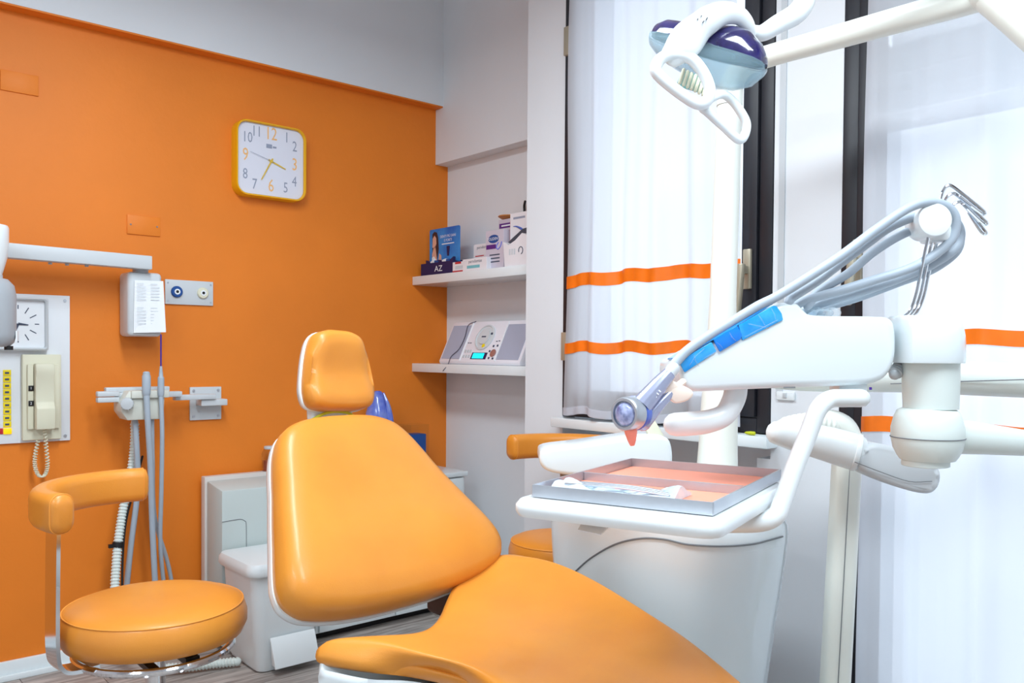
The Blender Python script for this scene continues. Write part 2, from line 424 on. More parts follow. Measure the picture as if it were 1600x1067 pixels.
# curtains ----------------------------------------------------------
def wave(y, ph):
    return .012*math.sin(y*27+ph)+.007*math.sin(y*49+ph*2.3)+.004*math.sin(y*93+ph)
def curtain(name, y0, y1, z0, z1, xc, ph, stripes, label, flare=.0):
    r = thing(name, (xc, (y0+y1)/2, z0), label, 'curtain')
    NY, NZ = 70, 24
    def pt(s, t, dx=0):
        y = y0+(y1-y0)*s+flare*(1-t)*(s-.5)*.5; z = z0+(z1-z0)*t
        a = .55+.65*(1-t)
        z += .006*math.sin(y*31+ph)*(1-t)
        return V((xc+wave(y, ph)*a+.006*math.sin(z*5+y*9)+dx, y, z))
    vs = [pt(i/NY, j/NZ) for j in range(NZ+1) for i in range(NY+1)]
    fs = [(j*(NY+1)+i, j*(NY+1)+i+1, (j+1)*(NY+1)+i+1, (j+1)*(NY+1)+i) for j in range(NZ) for i in range(NY)]
    part('cloth', (vs, fs), M_cloth, r, smooth=180)
    for za, zb in stripes:
        rows = [za+(zb-za)*q/3 for q in range(4)]
        vs = []
        for dx in (-.0015, -.0035):
            for zq in rows: vs += [pt(i/NY, (zq-z0)/(z1-z0), dx) for i in range(NY+1)]
        fs = []; n = NY+1
        for L in (0, 4):
            for j in range(3):
                for i in range(NY): fs.append(((L+j)*n+i, (L+j)*n+i+1, (L+j+1)*n+i+1, (L+j+1)*n+i))
        for j in (0, 3):
            for i in range(NY): fs.append((j*n+i, j*n+i+1, (4+j)*n+i+1, (4+j)*n+i))
        part('stripe', (vs, fs), M_stripe, r, smooth=60)
    # hem
    vs = []; 
    for dx in (-.001, -.003):
        for zq in (z0+.002, z0+.028): vs += [pt(i/NY, (zq-z0)/(z1-z0), dx) for i in range(NY+1)]
    n = NY+1; fs = []
    for L in (0, 2):
        for i in range(NY): fs.append((L*n+i, L*n+i+1, (L+1)*n+i+1, (L+1)*n+i))
    for j in (0, 1):
        for i in range(NY): fs.append((j*n+i, j*n+i+1, (2+j)*n+i+1, (2+j)*n+i))
    part('hem', (vs, fs), M_cloth, r, smooth=60)
    # rod at the top, fixed on the sash
    part('rod', cyl((xc+.004, y0-.01, z1), Y, .006, y1-y0+.02, 12), M_shell, r)
    return r
curtain('curtain', 1.452, 2.137, .882, 2.42, SX-.034, 1.0, [(1.325, 1.368), (1.098, 1.135)], 'white curtain with two orange stripes hanging above the sill', .09)
curtain('curtain', .12, 1.062, .03, 2.42, SX-.034, 2.1, [(1.122, 1.158), (.905, .944)], 'long white curtain with orange stripes on the glazed door')

# pendant fixture over the chair and two added fill panels (above the view)
for i, (lx, ly, sx, sy, pwr) in enumerate(LAMP_AND_FILLS):
    t = thing('pendant_and_fill_light', (lx, ly, LZ), ['narrow white pendant light panel over the dental chair', 'added wide white fill light panel away from the orange wall', 'added narrow white fill light panel far from the windows'][i], 'ceiling light')
    part('housing', box((lx-sx/2-.02, ly-sy/2-.02, LZ), (lx+sx/2+.02, ly+sy/2+.02, LZ+.05), .005), M_shell, t)
    part('diffuser', box((lx-sx/2, ly-sy/2, LZ-.008), (lx+sx/2, ly+sy/2, LZ)), M_lamp, t)
    for k in (-1, 1): part('suspension_wire', cyl((lx, ly+k*sy*.4, LZ+.05), Z, .002, CEIL-LZ-.05, 8), M_steel, t)

# ================================================================ ON THE ORANGE WALL
# blank cover plates painted over
def cover(a, b, label):
    p, q = on(*a, 1, WY), on(*b, 1, WY)
    t = thing('cover_plate', (p.x, WY, q.z), label, 'cover plate')
    part('plate', box((p.x, WY-.005, q.z), (q.x, WY, p.z), .0015), M_orange, t)
    return t, p, q
t, p, q = cover((0, 108), (60, 151), 'blank orange painted cover plate up near the soffit')
t, p, q = cover((198, 335), (250, 370), 'small orange painted cover plate with two screws below the yellow clock')
zc = (p.z+q.z)/2
for sx in (p.x+.012, q.x-.012): part('screw', cyl((sx, WY-.005, zc), -Y, .003, .0015, 10), M_seam, t)

# yellow wall clock -------------------------------------------------
cx, cz, cw = 1.472, 1.842, .292
t = thing('wall_clock', (cx, WY, cz-cw/2), 'square yellow wall clock with rounded corners and large numerals', 'clock')
yb, yf = WY, WY-.05
sq = rrect(cw, cw, .045, 7)
rim_o, rim_i = rrect(cw, cw, .045, 7), rrect(cw-.018, cw-.018, .038, 7)
def ringy(pl, y): return [V((cx+a, y, cz+b)) for a, b in pl]
part('case', loft([ringy(rim_o, yb), ringy(rim_o, yf+.006), ringy(rrect(cw-.004, cw-.004, .044, 7), yf), ringy(rrect(cw-.012, cw-.012, .04, 7), yf), ringy(rim_i, yf+.006), ringy(rim_i, yf+.012)], caps=False), M_yellow, t)
part('face', prism(rrect(cw-.016, cw-.016, .038, 7), (cx, yf+.014, cz), X, Z, -Y, -.006), M_clockface, t)
yn = yf+.0138
R = cw/2-.038
nums = {12: (0, R*.98), 1: (.066, R*.95), 2: (R*.93, .072), 3: (R*.93, 0), 4: (R*.92, -.068), 5: (.062, -R*.90), 6: (0, -R*.90), 7: (-.068, -R*.92), 8: (-R*.98, -.064), 9: (-R*.97, .01), 10: (-R*.90, .078), 11: (-.06, R*.98)}
for k, (a, b) in nums.items():
    big = k % 3 == 0
    part('numeral', text(str(k), (cx+a, yn, cz+b), X, Z, .070 if big else .058, xs=.74), M_numo if big else M_numg, t, smooth=0)
def hand(ang, L, wd, dy, m, name):
    a = math.radians(ang); u = V((math.sin(a), 0, math.cos(a))); v = V((math.cos(a), 0, -math.sin(a)))
    part(name, prismw([V((cx, yn-dy, cz))-u*.012-v*wd, V((cx, yn-dy, cz))-u*.012+v*wd, V((cx, yn-dy, cz))+u*L+v*wd*.6, V((cx, yn-dy, cz))+u*L-v*wd*.6], -Y, .001), m, t, smooth=0)
hand(111, .065, .0035, .002, M_gold, 'hour_hand'); hand(208, .088, .003, .0032, M_gold, 'minute_hand'); hand(286, .09, .0008, .0045, M_numg, 'second_hand')
part('hub', cyl((cx, yn, cz), -Y, .006, .006, 16), M_gold, t)
part('emblem', join(quad((cx, yn, cz), X, Z, -.020, .05, .004, .066), quad((cx, yn, cz), X, Z, .007, .053, .022, .060)), M_numg, t, smooth=0)

# x-ray unit -------------------------------------------------------
xr = thing('xray_unit', (.96, WY, 1.13), 'grey wall-mounted dental x-ray unit with a long folding arm and tube head', 'x-ray unit')
bl = on(187, 425, 1, 3.12); br = on(252, 440, 1, 3.12); bb = on(252, 524, 1, 3.12)
x0b, x1b, z1b, z0b = .915, 1.03, 1.368, 1.143
part('control_box', box((x0b, 3.11, z0b), (x1b, WY, z1b), .014, 3), M_lgrey, xr)
sheet = part('settings_sheet', prismw([V((x0b+.016, 3.107, z0b+.012)), V((x1b+.006, 3.092, z0b+.016)), V((x1b+.001, 3.105, z1b-.028)), V((x0b+.02, 3.108, z1b-.03))], -Y, .0025), M_paper, xr, smooth=0)
for a in (0.026, .072):
    for b in (.044, .128):
        for k in range(6): part('printed_line', quad((x0b+a, 3.0985, z0b+b+k*.011), X, Z, 0, 0, .03 if k < 5 else .022, .0018), M_ink, sheet, smooth=0)
part('arm_pivot', cyl((.965, 3.14, z1b-.002), Z, .026, .018, 24), M_grey, xr)
part('arm', prismw([V((.46, 3.075, 1.385)), V((.985, 3.075, 1.376)), V((.985, 3.075, 1.423)), V((.46, 3.075, 1.432))], Y, .05, .003), M_lgrey, xr)
for a in (.67, .72, .78): part('bolt', cyl((a, 3.1, 1.379), -Z, .006, .006, 10), M_grey, xr)
hx, hy = .455, 2.93
hd = part('tube_head', lathe([(.03, 1.10), (.066, 1.103), (.079, 1.115), (.085, 1.14), (.0855, 1.255), (.080, 1.285), (.064, 1.303), (.05, 1.306)], (hx, hy, 0), Z, 40), M_grey, xr)
part('collar', cyl((hx, hy, 1.304), Z, .05, .012, 36), M_mid, xr)
part('cone', lathe([(.048, 1.315), (.054, 1.335), (.063, 1.37), (.0665, 1.41), (.067, 1.455), (.064, 1.462), (.02, 1.464)], (hx, hy, 0), Z, 40), M_gloss, xr)
part('yoke', join(box((.44, 3.0, 1.18), (.47, 3.085, 1.41), .008)), M_mid, xr)
part('label_plate', obox(V((hx+.083, hy-.028, 1.135)), V((.32, 0.95, 0)), Z, V((.95, -.32, 0)), .03, .03, .004), M_paper, hd, smooth=0)
part('foot_screw', cyl((hx+.06, hy-.03, 1.093), Z, .012, .012, 16), M_black, hd)

# white board with square clock, entry phone, labels -----------------
bd = tag(part('wall_board', box((.40, WY-.010, .783), (.754, WY, 1.279), .002), M_board), 'white board screwed to the orange wall behind the entry phone', 'board')
for sx, sz in ((.738, 1.262), (.738, .80)): part('screw', cyl((sx, WY-.010, sz), -Y, .005, .003, 12), M_steel, bd)
by = WY-.010
ck = thing('square_clock', (.595, by, 1.092), 'small square white clock with thin hour marks on the white board', 'clock')
part('frame', loft([[V((.595+a, y, 1.179+b)) for a, b in rrect(s, s, .006, 2)] for s, y in ((.176, by), (.176, by-.024), (.166, by-.028), (.158, by-.024), (.156, by-.012))], caps=False), M_lgrey, ck)
part('face', box((.515, by-.012, 1.099), (.675, by-.006, 1.259)), M_paper, ck)
for k in range(12):
    a = math.radians(30*k); u = V((math.sin(a), 0, math.cos(a))); v = V((math.cos(a), 0, -math.sin(a))); c0 = V((.595, by-.012, 1.179))
    L = .022 if k % 3 else .013
    part('hour_mark', prismw([c0+u*.062-v*.0015, c0+u*.062+v*.0015, c0+u*(.062-L)+v*.0015, c0+u*(.062-L)-v*.0015], -Y, .0006), M_inkd, ck, smooth=0)
for ang, L in ((96, .03), (200, .05)):
    a = math.radians(ang); u = V((math.sin(a), 0, math.cos(a))); v = V((math.cos(a), 0, -math.sin(a))); c0 = V((.595, by-.0135, 1.179))
    part('hand', prismw([c0-v*.004, c0+v*.004, c0+u*L+v*.0015, c0+u*L-v*.0015], -Y, .001), M_inkd, ck, smooth=0)
ph = thing('entry_phone', (.665, by, .79), 'ivory entry phone with handset and two black buttons on the white board', 'phone')
part('base', box((.605, by-.022, .792), (.722, by, 1.078), .004), M_ivory, ph)
part('side_rail', box((.618, by-.034, .83), (.636, by-.022, 1.045), .002), M_ivory, ph)
part('side_rail', box((.696, by-.034, .83), (.714, by-.022, 1.045), .002), M_ivory, ph)
hs = part('handset', prism([(.024, .83), (.066, .83), (.07, .9), (.056, .92), (.056, 1.0), (.062, 1.02), (.058, 1.048), (.024, 1.048)], (.637, by, 0), -Y, Z, X, .057, .004), M_ivory, ph)
for i, zz in enumerate((.957, .907)):
    b = part('call_button', box((.620, by-.0365, zz), (.635, by-.034, zz+.018), .001), M_black, ph)
    part('digit', text(str(i+1), (.6275, by-.0367, zz+.009), X, Z, .012), M_paper, b, smooth=0)
pts = []
base = spline([V((.652, by-.02, .795)), V((.640, by-.03, .74)), V((.640, by-.035, .70)), V((.652, by-.035, .672)), V((.668, by-.035, .676)), V((.676, by-.035, .71)), V((.672, by-.035, .77)), V((.665, by-.045, .832))], 30)
for i, p in enumerate(base):
    a = i*1.15
    pts.append(p+V((.0055*math.cos(a), .0055*math.sin(a), 0)))
part('coiled_cord', tube(pts, .0022, 5, 1), M_ivory, ph)
# yellow label strip
st = thing('label_strip', (.565, by, .815), 'column of yellow numbered labels on the white board', 'label strip')
for k in range(9):
    l = part('label', box((.553, by-.003, .838+k*.0212), (.576, by, .838+k*.0212+.0192), .0008), M_ylab, st)
    part('print', quad((.564, by-.003, .838+k*.0212), X, Z, -.006, .006, .006, .0125, .0003), M_inkd, l, smooth=0)
part('red_label', box((.50, by-.003, .816), (.552, by, .835), .0008), M_red, st)
part('indicator', box((.553, by-.006, .815), (.577, by, .835), .002), mat('amber_lamp', (255, 200, 10), .3, emit=.5), st)

# outlet plate -------------------------------------------------------
p, q = on(257, 437, 1, WY), on(332, 478, 1, WY)
t = thing('gas_outlet_plate', ((p.x+q.x)/2, WY, q.z), 'grey metal plate with a blue and a white round outlet', 'outlet plate')
part('plate', box((p.x, WY-.008, q.z), (q.x, WY, p.z+.002), .002), M_lgrey, t)
zc = (p.z+q.z)/2+.002
for xx, mm in ((p.x+.041, M_blue), (q.x-.041, M_ivory)):
    o = part('outlet', lathe([(.021, 0), (.021, .006), (.018, .009), (.01, .009)], (xx, WY-.008, zc), -Y, 28), mm, t)
    part('socket', lathe([(.0105, .0), (.0105, .011), (.006, .011)], (xx, WY-.008, zc), -Y, 20), M_paper, o)
    part('hole', cyl((xx, WY-.0188, zc), -Y, .0055, .0006, 16), M_black, o)
for sx in (p.x+.01, q.x-.01):
    for sz in (q.z+.012, p.z-.01): part('screw', cyl((sx, WY-.008, sz), -Y, .0035, .0015, 10), M_steel, t)

# instrument holder on jointed arm ------------------------------------
ih = thing('instrument_holder', (1.222, WY, .83), 'grey jointed wall bracket holding two suction handpieces', 'wall bracket')
pl = part('wall_plate', box((1.164, WY-.01, .832), (1.284, WY, .957), .002), M_lgrey, ih)
for sx in (1.177, 1.271):
    for sz in (.846, .944): part('bolt', cyl((sx, WY-.01, sz), -Y, .005, .003, 10), M_steel, pl)
part('hinge_block', box((1.185, 3.15, .888), (1.285, WY-.005, .912), .003), M_lgrey, ih)
part('link_arm', obox(V((1.16, 3.15, .923)), V((1, .06, 0)), Z, V((-.06, 1, 0)), .155, .02, .028, .003), M_lgrey, ih)
part('link_arm', obox(V((.985, 3.115, .938)), V((1, 0, 0)), Z, Y, .225, .02, .03, .003), M_lgrey, ih)
part('link_arm', obox(V((.95, 3.125, .957)), V((1, .02, 0)), Z, Y, .215, .018, .028, .003), M_lgrey, ih)
part('bar_end', obox(V((.845, 3.10, .945)), X, Z, Y, .07, .018, .03, .004), M_lgrey, ih)
part('bar_end', obox(V((.845, 3.10, .925)), X, Z, Y, .07, .018, .03, .004), M_lgrey, ih)
part('body', prism([(-.055, 0), (.06, 0), (.066, .02), (.07, .1), (-.05, .1), (-.075, .06), (-.075, .03)], (.95, 3.05, .855), X, Z, Y, .09, .004), M_holder, ih)
part('top_rail', box((.905, 3.038, .93), (1.03, 3.06, .956), .003), M_holder, ih)
part('knob', join(cyl((.895, 3.052, .913), V((-.35, -1, 0)), .02, .03, 20, .003), *[obox(V((.895, 3.052, .913))+V((-.33, -.94, 0))*.016+V((.94*math.cos(a), -.33*math.cos(a), math.sin(a)))*.02, V((.33, .94, 0)), Z, V((.94, -.33, 0)), .024, .003, .003) for a in [k*math.pi/7 for k in range(14)]]), M_mid, ih)
# two suction handpieces with hoses (held by the bracket)
def ribbed(path, r, pitch, amp, n=10, k=8):
    q = spline(path, k); L = 0; pts = [q[0]]; 
    # resample
    out = [q[0]]; acc = 0; step = pitch/4
    for a, b in zip(q, q[1:]):
        d = (b-a).length; s = step-acc
        while s <= d:
            out.append(a+(b-a)*(s/d)); s += step
        acc = (acc+d) % step
    rad = [r+amp*(1 if (i//2) % 2 else -1) for i in range(len(out))]
    return tube(out, rad, n, 1)
hg = 'suction handpieces on the wall bracket'
s1 = thing('suction_hose', (.95, 3.03, 0), 'thick grey suction hose standing in the wall bracket', 'hose')
part('handle', lathe([(.0105, .940), (.013, .946), (.0142, .96), (.0142, 1.006), (.0115, 1.012), (.0115, 1.018), (.007, 1.022)][::1], (.9505, 3.03, 0), Z, 20), M_hose, s1)
part('hose', tube([(.9505, 3.03, .945), (.955, 3.03, .85), (.97, 3.05, .70), (.985, 3.08, .5), (1.0, 3.1, .3), (1.02, 3.13, .1), (1.03, 3.16, .04)], .0102, 12), M_hose, s1)
s2 = thing('saliva_hose', (.995, 3.03, 0), 'thin grey hose with a tall purple tip in the wall bracket', 'hose')
part('handle', lathe([(.0078, .935), (.0105, .942), (.0112, .955), (.0108, 1.0), (.0075, 1.004), (.006, 1.02), (.004, 1.04)], (.999, 3.03, 0), Z, 20), M_hose, s2)
part('tip', cyl((.999, 3.03, 1.035), Z, .0028, .115, 10), M_purple, s2)
part('hose', tube([(.999, 3.03, .94), (1.003, 3.03, .8), (1.01, 3.06, .6), (1.02, 3.1, .4), (1.05, 3.14, .2), (1.075, 3.17, .03)], .0076, 12), M_hose, s2)
s3 = thing('return_hose', (.93, 3.1, 0), 'grey hose dropping from under the wall bracket', 'hose')
part('hose', tube([(.93, 3.09, .86), (.937, 3.09, .75), (.945, 3.11, .60), (.928, 3.13, .40), (.915, 3.15, .2), (.91, 3.17, .03)], .010, 12), M_hose, s3)
s5 = thing('return_hose', (.98, 3.1, 0), 'thin grey hose dropping straight behind the suction hose', 'hose')
part('hose', tube([(.985, 3.08, .86), (.99, 3.09, .72), (1.01, 3.13, .5), (1.07, 3.16, .3), (1.12, 3.18, .03)], .0075, 12), M_hose, s5)
s4 = thing('ribbed_hose', (.87, 3.15, 0), 'pale ribbed drain hose with a black clip low on the orange wall', 'hose')
part('hose', ribbed([(.945, 3.14, .84), (.945, 3.14, .78), (.935, 3.14, .68), (.90, 3.13, .52), (.872, 3.10, .36), (.865, 3.06, .22), (.92, 2.95, .05), (1.0, 2.9, .025), (1.12, 2.86, .022), (1.19, 2.83, .022)], .0145, .011, .0015, 10), M_pale, s4)
part('clip', join(lathe([(.0165, -.01), (.019, -.008), (.019, .008), (.0165, .01)], (.882, 3.115, .42), V((.16, .1, 1)), 16), obox(V((.86, 3.11, .42)), X, Z, Y, .02, .012, .012)), M_black, s4)
part('black_cable', tube([(.965, 3.12, .72), (.935, 3.12, .6), (.91, 3.12, .5), (.893, 3.10, .38), (.885, 3.08, .25)], .004, 8), M_black, s4)

# ================================================================ CABINETS AND BIN
# beige wall unit
bu = thing('beige_wall_unit', (1.42, 3.1, 0), 'beige and grey-green enamel unit standing against the orange wall', 'cabinet')
part('back_panel', box((1.198, 3.15, 0), (1.50, WY-.03, .622), .003), M_beige, bu)
fb = part('front_housing', prism([(3.005, .02), (3.15, .02), (3.15, .608), (3.005, .588)], (1.205, 0, 0), Y, Z, X, .29, .006), M_greenish, bu)
part('panel_seam', tube([(1.206, 3.0045, .476), (1.25, 3.0045, .478), (1.275, 3.0045, .478), (1.29, 3.0045, .47), (1.296, 3.0045, .455), (1.297, 3.0045, .36), (1.297, 3.0045, .25)], .0013, 6, 4), M_seam, fb)
# glass jar on the unit
gj = thing('glass_jar', (1.465, 3.19, .622), 'small clear glass jar behind the dental chair', 'jar')
part('jar', lathe([(.028, .623), (.03, .64), (.03, .69), (.024, .705), (.02, .71), (.018, .705), (.026, .69), (.026, .63)], (1.462, 3.168, 0), Z, 24), M_glass, gj)
part('lid', cyl((1.462, 3.168, .708), Z, .022, .012, 24, .003), M_mid, gj)
part('contents', cyl((1.462, 3.168, .6235), Z, .024, .04, 20), mat('amber_liquid', (150, 82, 60), .3), gj)
# pedal bin
bn = thing('pedal_bin', (1.32, 2.84, 0), 'white plastic pedal bin with flat lid beside the dental chair', 'bin')
def rr3(w, h, r, cx, cy, z, k=5): return [V((a, b, z)) for a, b in rrect(w, h, r, k, cx, cy)]
part('body', loft([rr3(.205, .25, .03, 1.325, 2.85, .004), rr3(.22, .262, .035, 1.325, 2.85, .02), rr3(.25, .275, .035, 1.318, 2.845, .345)]), M_gloss, bn)
ld = part('lid', loft([rr3(.272, .30, .04, 1.315, 2.842, .337), rr3(.280, .305, .04, 1.315, 2.842, .345), rr3(.278, .303, .04, 1.315, 2.842, .366), rr3(.265, .29, .04, 1.315, 2.842, .378), rr3(.2, .22, .035, 1.315, 2.842, .386)]), M_gloss, bn)
part('pedal', prismw([V((1.255, 2.712, .115)), V((1.255, 2.70, .03)), V((1.255, 2.665, .03)), V((1.255, 2.668, .04)), V((1.255, 2.708, .115))], X, .155, .003), M_gloss, bn)
part('pedal_face', obox(V((1.332, 2.682, .075)), X, V((0, -.42, -1)), V((0, -1, .42)), .165, .105, .008, .003), M_gloss, bn)
# white drawer cabinet
dc = thing('drawer_cabinet', (1.87, 3.03, 0), 'low white drawer cabinet in the corner under the shelves', 'cabinet')
part('carcass', box((1.52, 2.895, .03), (2.222, WY-.035, .568), .002), M_shell, dc)
part('top_panel', box((1.515, 2.875, .568), (2.226, WY-.03, .588), .003), M_shell, dc)
part('plinth', box((1.54, 2.93, 0), (2.20, WY-.04, .03)), M_black, dc)
zz = .036
for h in (.166, .166, .1,  .1):
    for xa, xb in ((1.53, 1.865), (1.871, 2.206)):
        part('drawer_front', box((xa, 2.880, zz), (xb, 2.896, zz+h-.006), .002), M_shell, dc)
    zz += h
# blue bagged bottle, acrylic organiser on the cabinet
sb = thing('bagged_bottle', (1.93, 3.12, .588), 'blue translucent plastic wrapped bottle behind the headrest', 'bottle')
part('bottle', lathe([(.05, .589), (.058, .60), (.058, .78), (.05, .84), (.03, .90), (.018, .925), (.01, .93)], (1.915, 3.10, 0), Z, 24), M_bluebag, sb)
part('wrap_fold', tube([(1.945, 3.05, .66), (1.948, 3.05, .78), (1.94, 3.055, .86), (1.925, 3.07, .92)], [.012, .014, .01, .004], 8), M_bluebag, sb)
ao = thing('acrylic_organiser', (2.09, 3.13, .588), 'clear acrylic organiser with a blue box inside in the corner', 'organiser')
xa, xb, ya, yb2, za, zb = 1.98, 2.165, 3.08, 3.17, .589, .778
part('box', join(box((xa, ya, za), (xb, ya+.003, zb)), box((xa, yb2-.003, za), (xb, yb2, zb)), box((xa, ya+.003, za), (xa+.003, yb2-.003, zb)), box((xb-.003, ya+.003, za), (xb, yb2-.003, zb)), box((2.07, ya+.003, za), (2.073, yb2-.003, zb)), box((xa+.003, ya+.003, za), (xb-.003, yb2-.003, za+.003))), M_glass, ao, smooth=0)
tag(part('blue_packet', box((2.08, 3.09, .5935), (2.158, 3.16, .735), .003), M_blue), 'blue packet inside the clear acrylic organiser', 'packet')

# ================================================================ SHELVES AND WHAT STANDS ON THEM
SF = 2.166
sU = struct(part('wall_shelf', box((SF, 2.404, 1.396), (AX, WY, 1.434), .002), M_shell)); sL = struct(part('wall_shelf', box((SF, 2.404, 1.006), (AX, WY, 1.044), .002), M_shell))
for o, l in ((sU, 'upper white wall shelf carrying toothpaste boxes'), (sL, 'lower white wall shelf carrying the radio')):
    del o['kind']; tag(o, l, 'shelf')
U_, W_ = -Y, Z                      # reading directions for faces turned to the room (-X)
ZU = 1.4345
def onx(px, py, x): return on(px, py, 0, x)
# toothpaste counter display
ya, yb = 3.185, 2.945
td = thing('toothpaste_display', (2.23, 3.09, ZU), 'blue toothpaste counter display with a smiling woman on the header', 'display box')
tb = part('tray', join(box((2.19, yb, ZU), (2.194, ya, ZU+.055)), box((2.236, yb, ZU), (2.24, ya, ZU+.06)), box((2.194, yb, ZU), (2.236, yb+.004, ZU+.055)), box((2.194, ya-.004, ZU), (2.236, ya, ZU+.055)), box((2.194, yb+.004, ZU), (2.236, ya-.004, ZU+.003))), M_boxnavy, td, smooth=0)
part('lettering', text('AZ', (2.1895, 3.05, ZU+.026), U_, W_, .036, xs=1.25), M_paper, tb, smooth=0)
hb = part('header_card', prism(rrect(ya-yb-.016, .208, .008, 3, 0, .104), (2.235, (ya+yb)/2, ZU+.003), U_, W_, -X, .004), M_boxblue, td, smooth=0)
fx = 2.2305
yc = (ya+yb)/2
part('headline', join(text('DENTI PIÙ SANI', (fx, yc-.028, ZU+.172), U_, W_, .0165), text('E FORTI', (fx, yc-.028, ZU+.154), U_, W_, .0165), quad((fx, yc-.028, ZU+.137), U_, W_, -.045, 0, .045, .004)), M_paper, hb, smooth=0)
part('printed_tube', prismw([V((fx, yc-.018, ZU+.128)), V((fx, yc-.042, ZU+.128)), V((fx, yc-.037, ZU+.085)), V((fx, yc-.023, ZU+.085))], -X, .0006), M_boxnavy, hb, smooth=0)
def flat(pts, x, d=.0006): return prismw([V((x, yc-a, ZU+b)) for a, b in pts], -X, d)
part('printed_hair', flat([(-.088, .07), (-.09, .19), (-.075, .2), (-.055, .195), (-.045, .17), (-.04, .12), (-.05, .08), (-.06, .07)], fx), M_hair, hb, smooth=0)
part('printed_figure', join(flat([(-.088, .13), (-.086, .17), (-.072, .183), (-.06, .17), (-.058, .145), (-.07, .125)], fx-.0006), flat([(-.09, .04), (-.09, .1), (-.08, .125), (-.066, .135), (-.05, .06), (-.046, .045)], fx-.0006), flat([(-.045, .045), (-.035, .1), (-.02, .09), (-.018, .045)], fx-.0006)), M_skin, hb, smooth=0)
part('printed_top', flat([(-.09, .03), (-.09, .085), (-.075, .09), (-.06, .075), (-.055, .03)], fx-.0012), M_paper, hb, smooth=0)
for k in range(7):
    yy = 3.155-k*.029
    part('toothpaste_pack', obox(V((2.213, yy, ZU+.045)), V((.1, 1, random.uniform(-.5, .5))), Z, X, .04, .045, .014, .002), [M_boxnavy, M_paper, M_blue][k % 3], td)
def carton(name, x0, y1, y0, h, m, label, cat='box', z=ZU, d=.06):
    t = thing(name, (x0+d/2, (y0+y1)/2, z), label, cat)
    b = part('carton', box((x0, y0, z), (x0+d, y1, z+h), .001, 1), m, t, smooth=0)
    return t, b
# flat red and white box, lying pale box
t, b = carton('medicine_box', 2.186, 2.942, 2.845, .045, M_boxwhite, 'flat white and red box beside the toothpaste display')
part('red_band', join(quad((2.186, 2.942, ZU), U_, W_, .001, 0, .096, .008), quad((2.186, 2.942, ZU), U_, W_, .018, .036, .06, .0445)), M_red, b, smooth=0)
part('print', quad((2.186, 2.942, ZU), U_, W_, .02, .014, .09, .028), M_ink, b, smooth=0)
t, b = carton('medicine_box', 2.178, 2.86, 2.70, .05, M_boxwhite, 'low white tablet box lying in front of the tall cartons', d=.05)
part('lettering', text('parodontax', (2.178, 2.775, ZU+.038), U_, W_, .019), M_inkd, b, smooth=0)
part('print', quad((2.178, 2.86, ZU), U_, W_, .03, .01, .115, .022), mat('aqua_print', (120, 190, 200), .6), b, smooth=0)
t, b = carton('medicine_box', 2.275, 2.91, 2.775, .125, M_boxwhite, 'white carton with a red base at the back of the upper shelf', d=.045)
part('red_band', quad((2.275, 2.91, ZU), U_, W_, 0, .03, .125, .05), M_red, b, smooth=0)
part('lettering', text('parodontax', (2.275, 2.845, ZU+.11), U_, W_, .018), M_inkd, b, smooth=0)
part('print', join(quad((2.275, 2.91, ZU), U_, W_, .012, .072, .07, .076), quad((2.275, 2.91, ZU), U_, W_, .012, .062, .06, .066)), M_red, b, smooth=0)
M_silver = mat('silver_lilac_card', (206, 200, 214), .35)
t, b = carton('polish_carton', 2.20, 2.734, 2.62, .158, M_silver, 'upright lilac silver carton with a blue oval logo', d=.065)
part('logo_oval', prism([(.034*math.cos(a), .017*math.sin(a)) for a in [k*2*math.pi/24 for k in range(24)]], (2.20, 2.683, ZU+.122), U_, W_, -X, .0006), M_blue, b, smooth=0)
part('lettering', text('POLIDENT', (2.199, 2.683, ZU+.122), U_, W_, .0165), M_paper, b, smooth=0)
part('purple_band', quad((2.20, 2.734, ZU), U_, W_, .004, .082, .066, .10), mat('violet_print', (90, 40, 130), .5), b, smooth=0)
part('swirl', tube([(2.1995, 2.652, ZU+.105), (2.1995, 2.665, ZU+.09), (2.1995, 2.655, ZU+.078), (2.1995, 2.638, ZU+.09), (2.1995, 2.632, ZU+.106)], .0022, 6), mat('violet_blue_print', (110, 120, 220), .5), b)
part('print', join(*[quad((2.20, 2.734, ZU), U_, W_, .026, .055-k*.014, .09, .06-k*.014) for k in range(3)]), M_inkd, b, smooth=0)
t, b = carton('polish_carton', 2.285, 2.755, 2.655, .215, M_silver, 'taller grey carton with a violet band behind the silver one', d=.05)
part('violet_band', quad((2.285, 2.755, ZU), U_, W_, .006, .178, .098, .198), mat('violet_print', (90, 40, 130), .5), b, smooth=0)
part('print', quad((2.2844, 2.755, ZU), U_, W_, .02, .185, .08, .191), M_paper, b, smooth=0)
tag(part('wooden_dish', lathe([(.005, 0), (.03, .003), (.045, .012), (.042, .016), (.02, .008)], (2.31, 2.72, ZU+.2155), Z, 24), mat('wood_tan', (206, 138, 74), .5)), 'shallow tan wooden dish on top of the grey carton', 'dish')
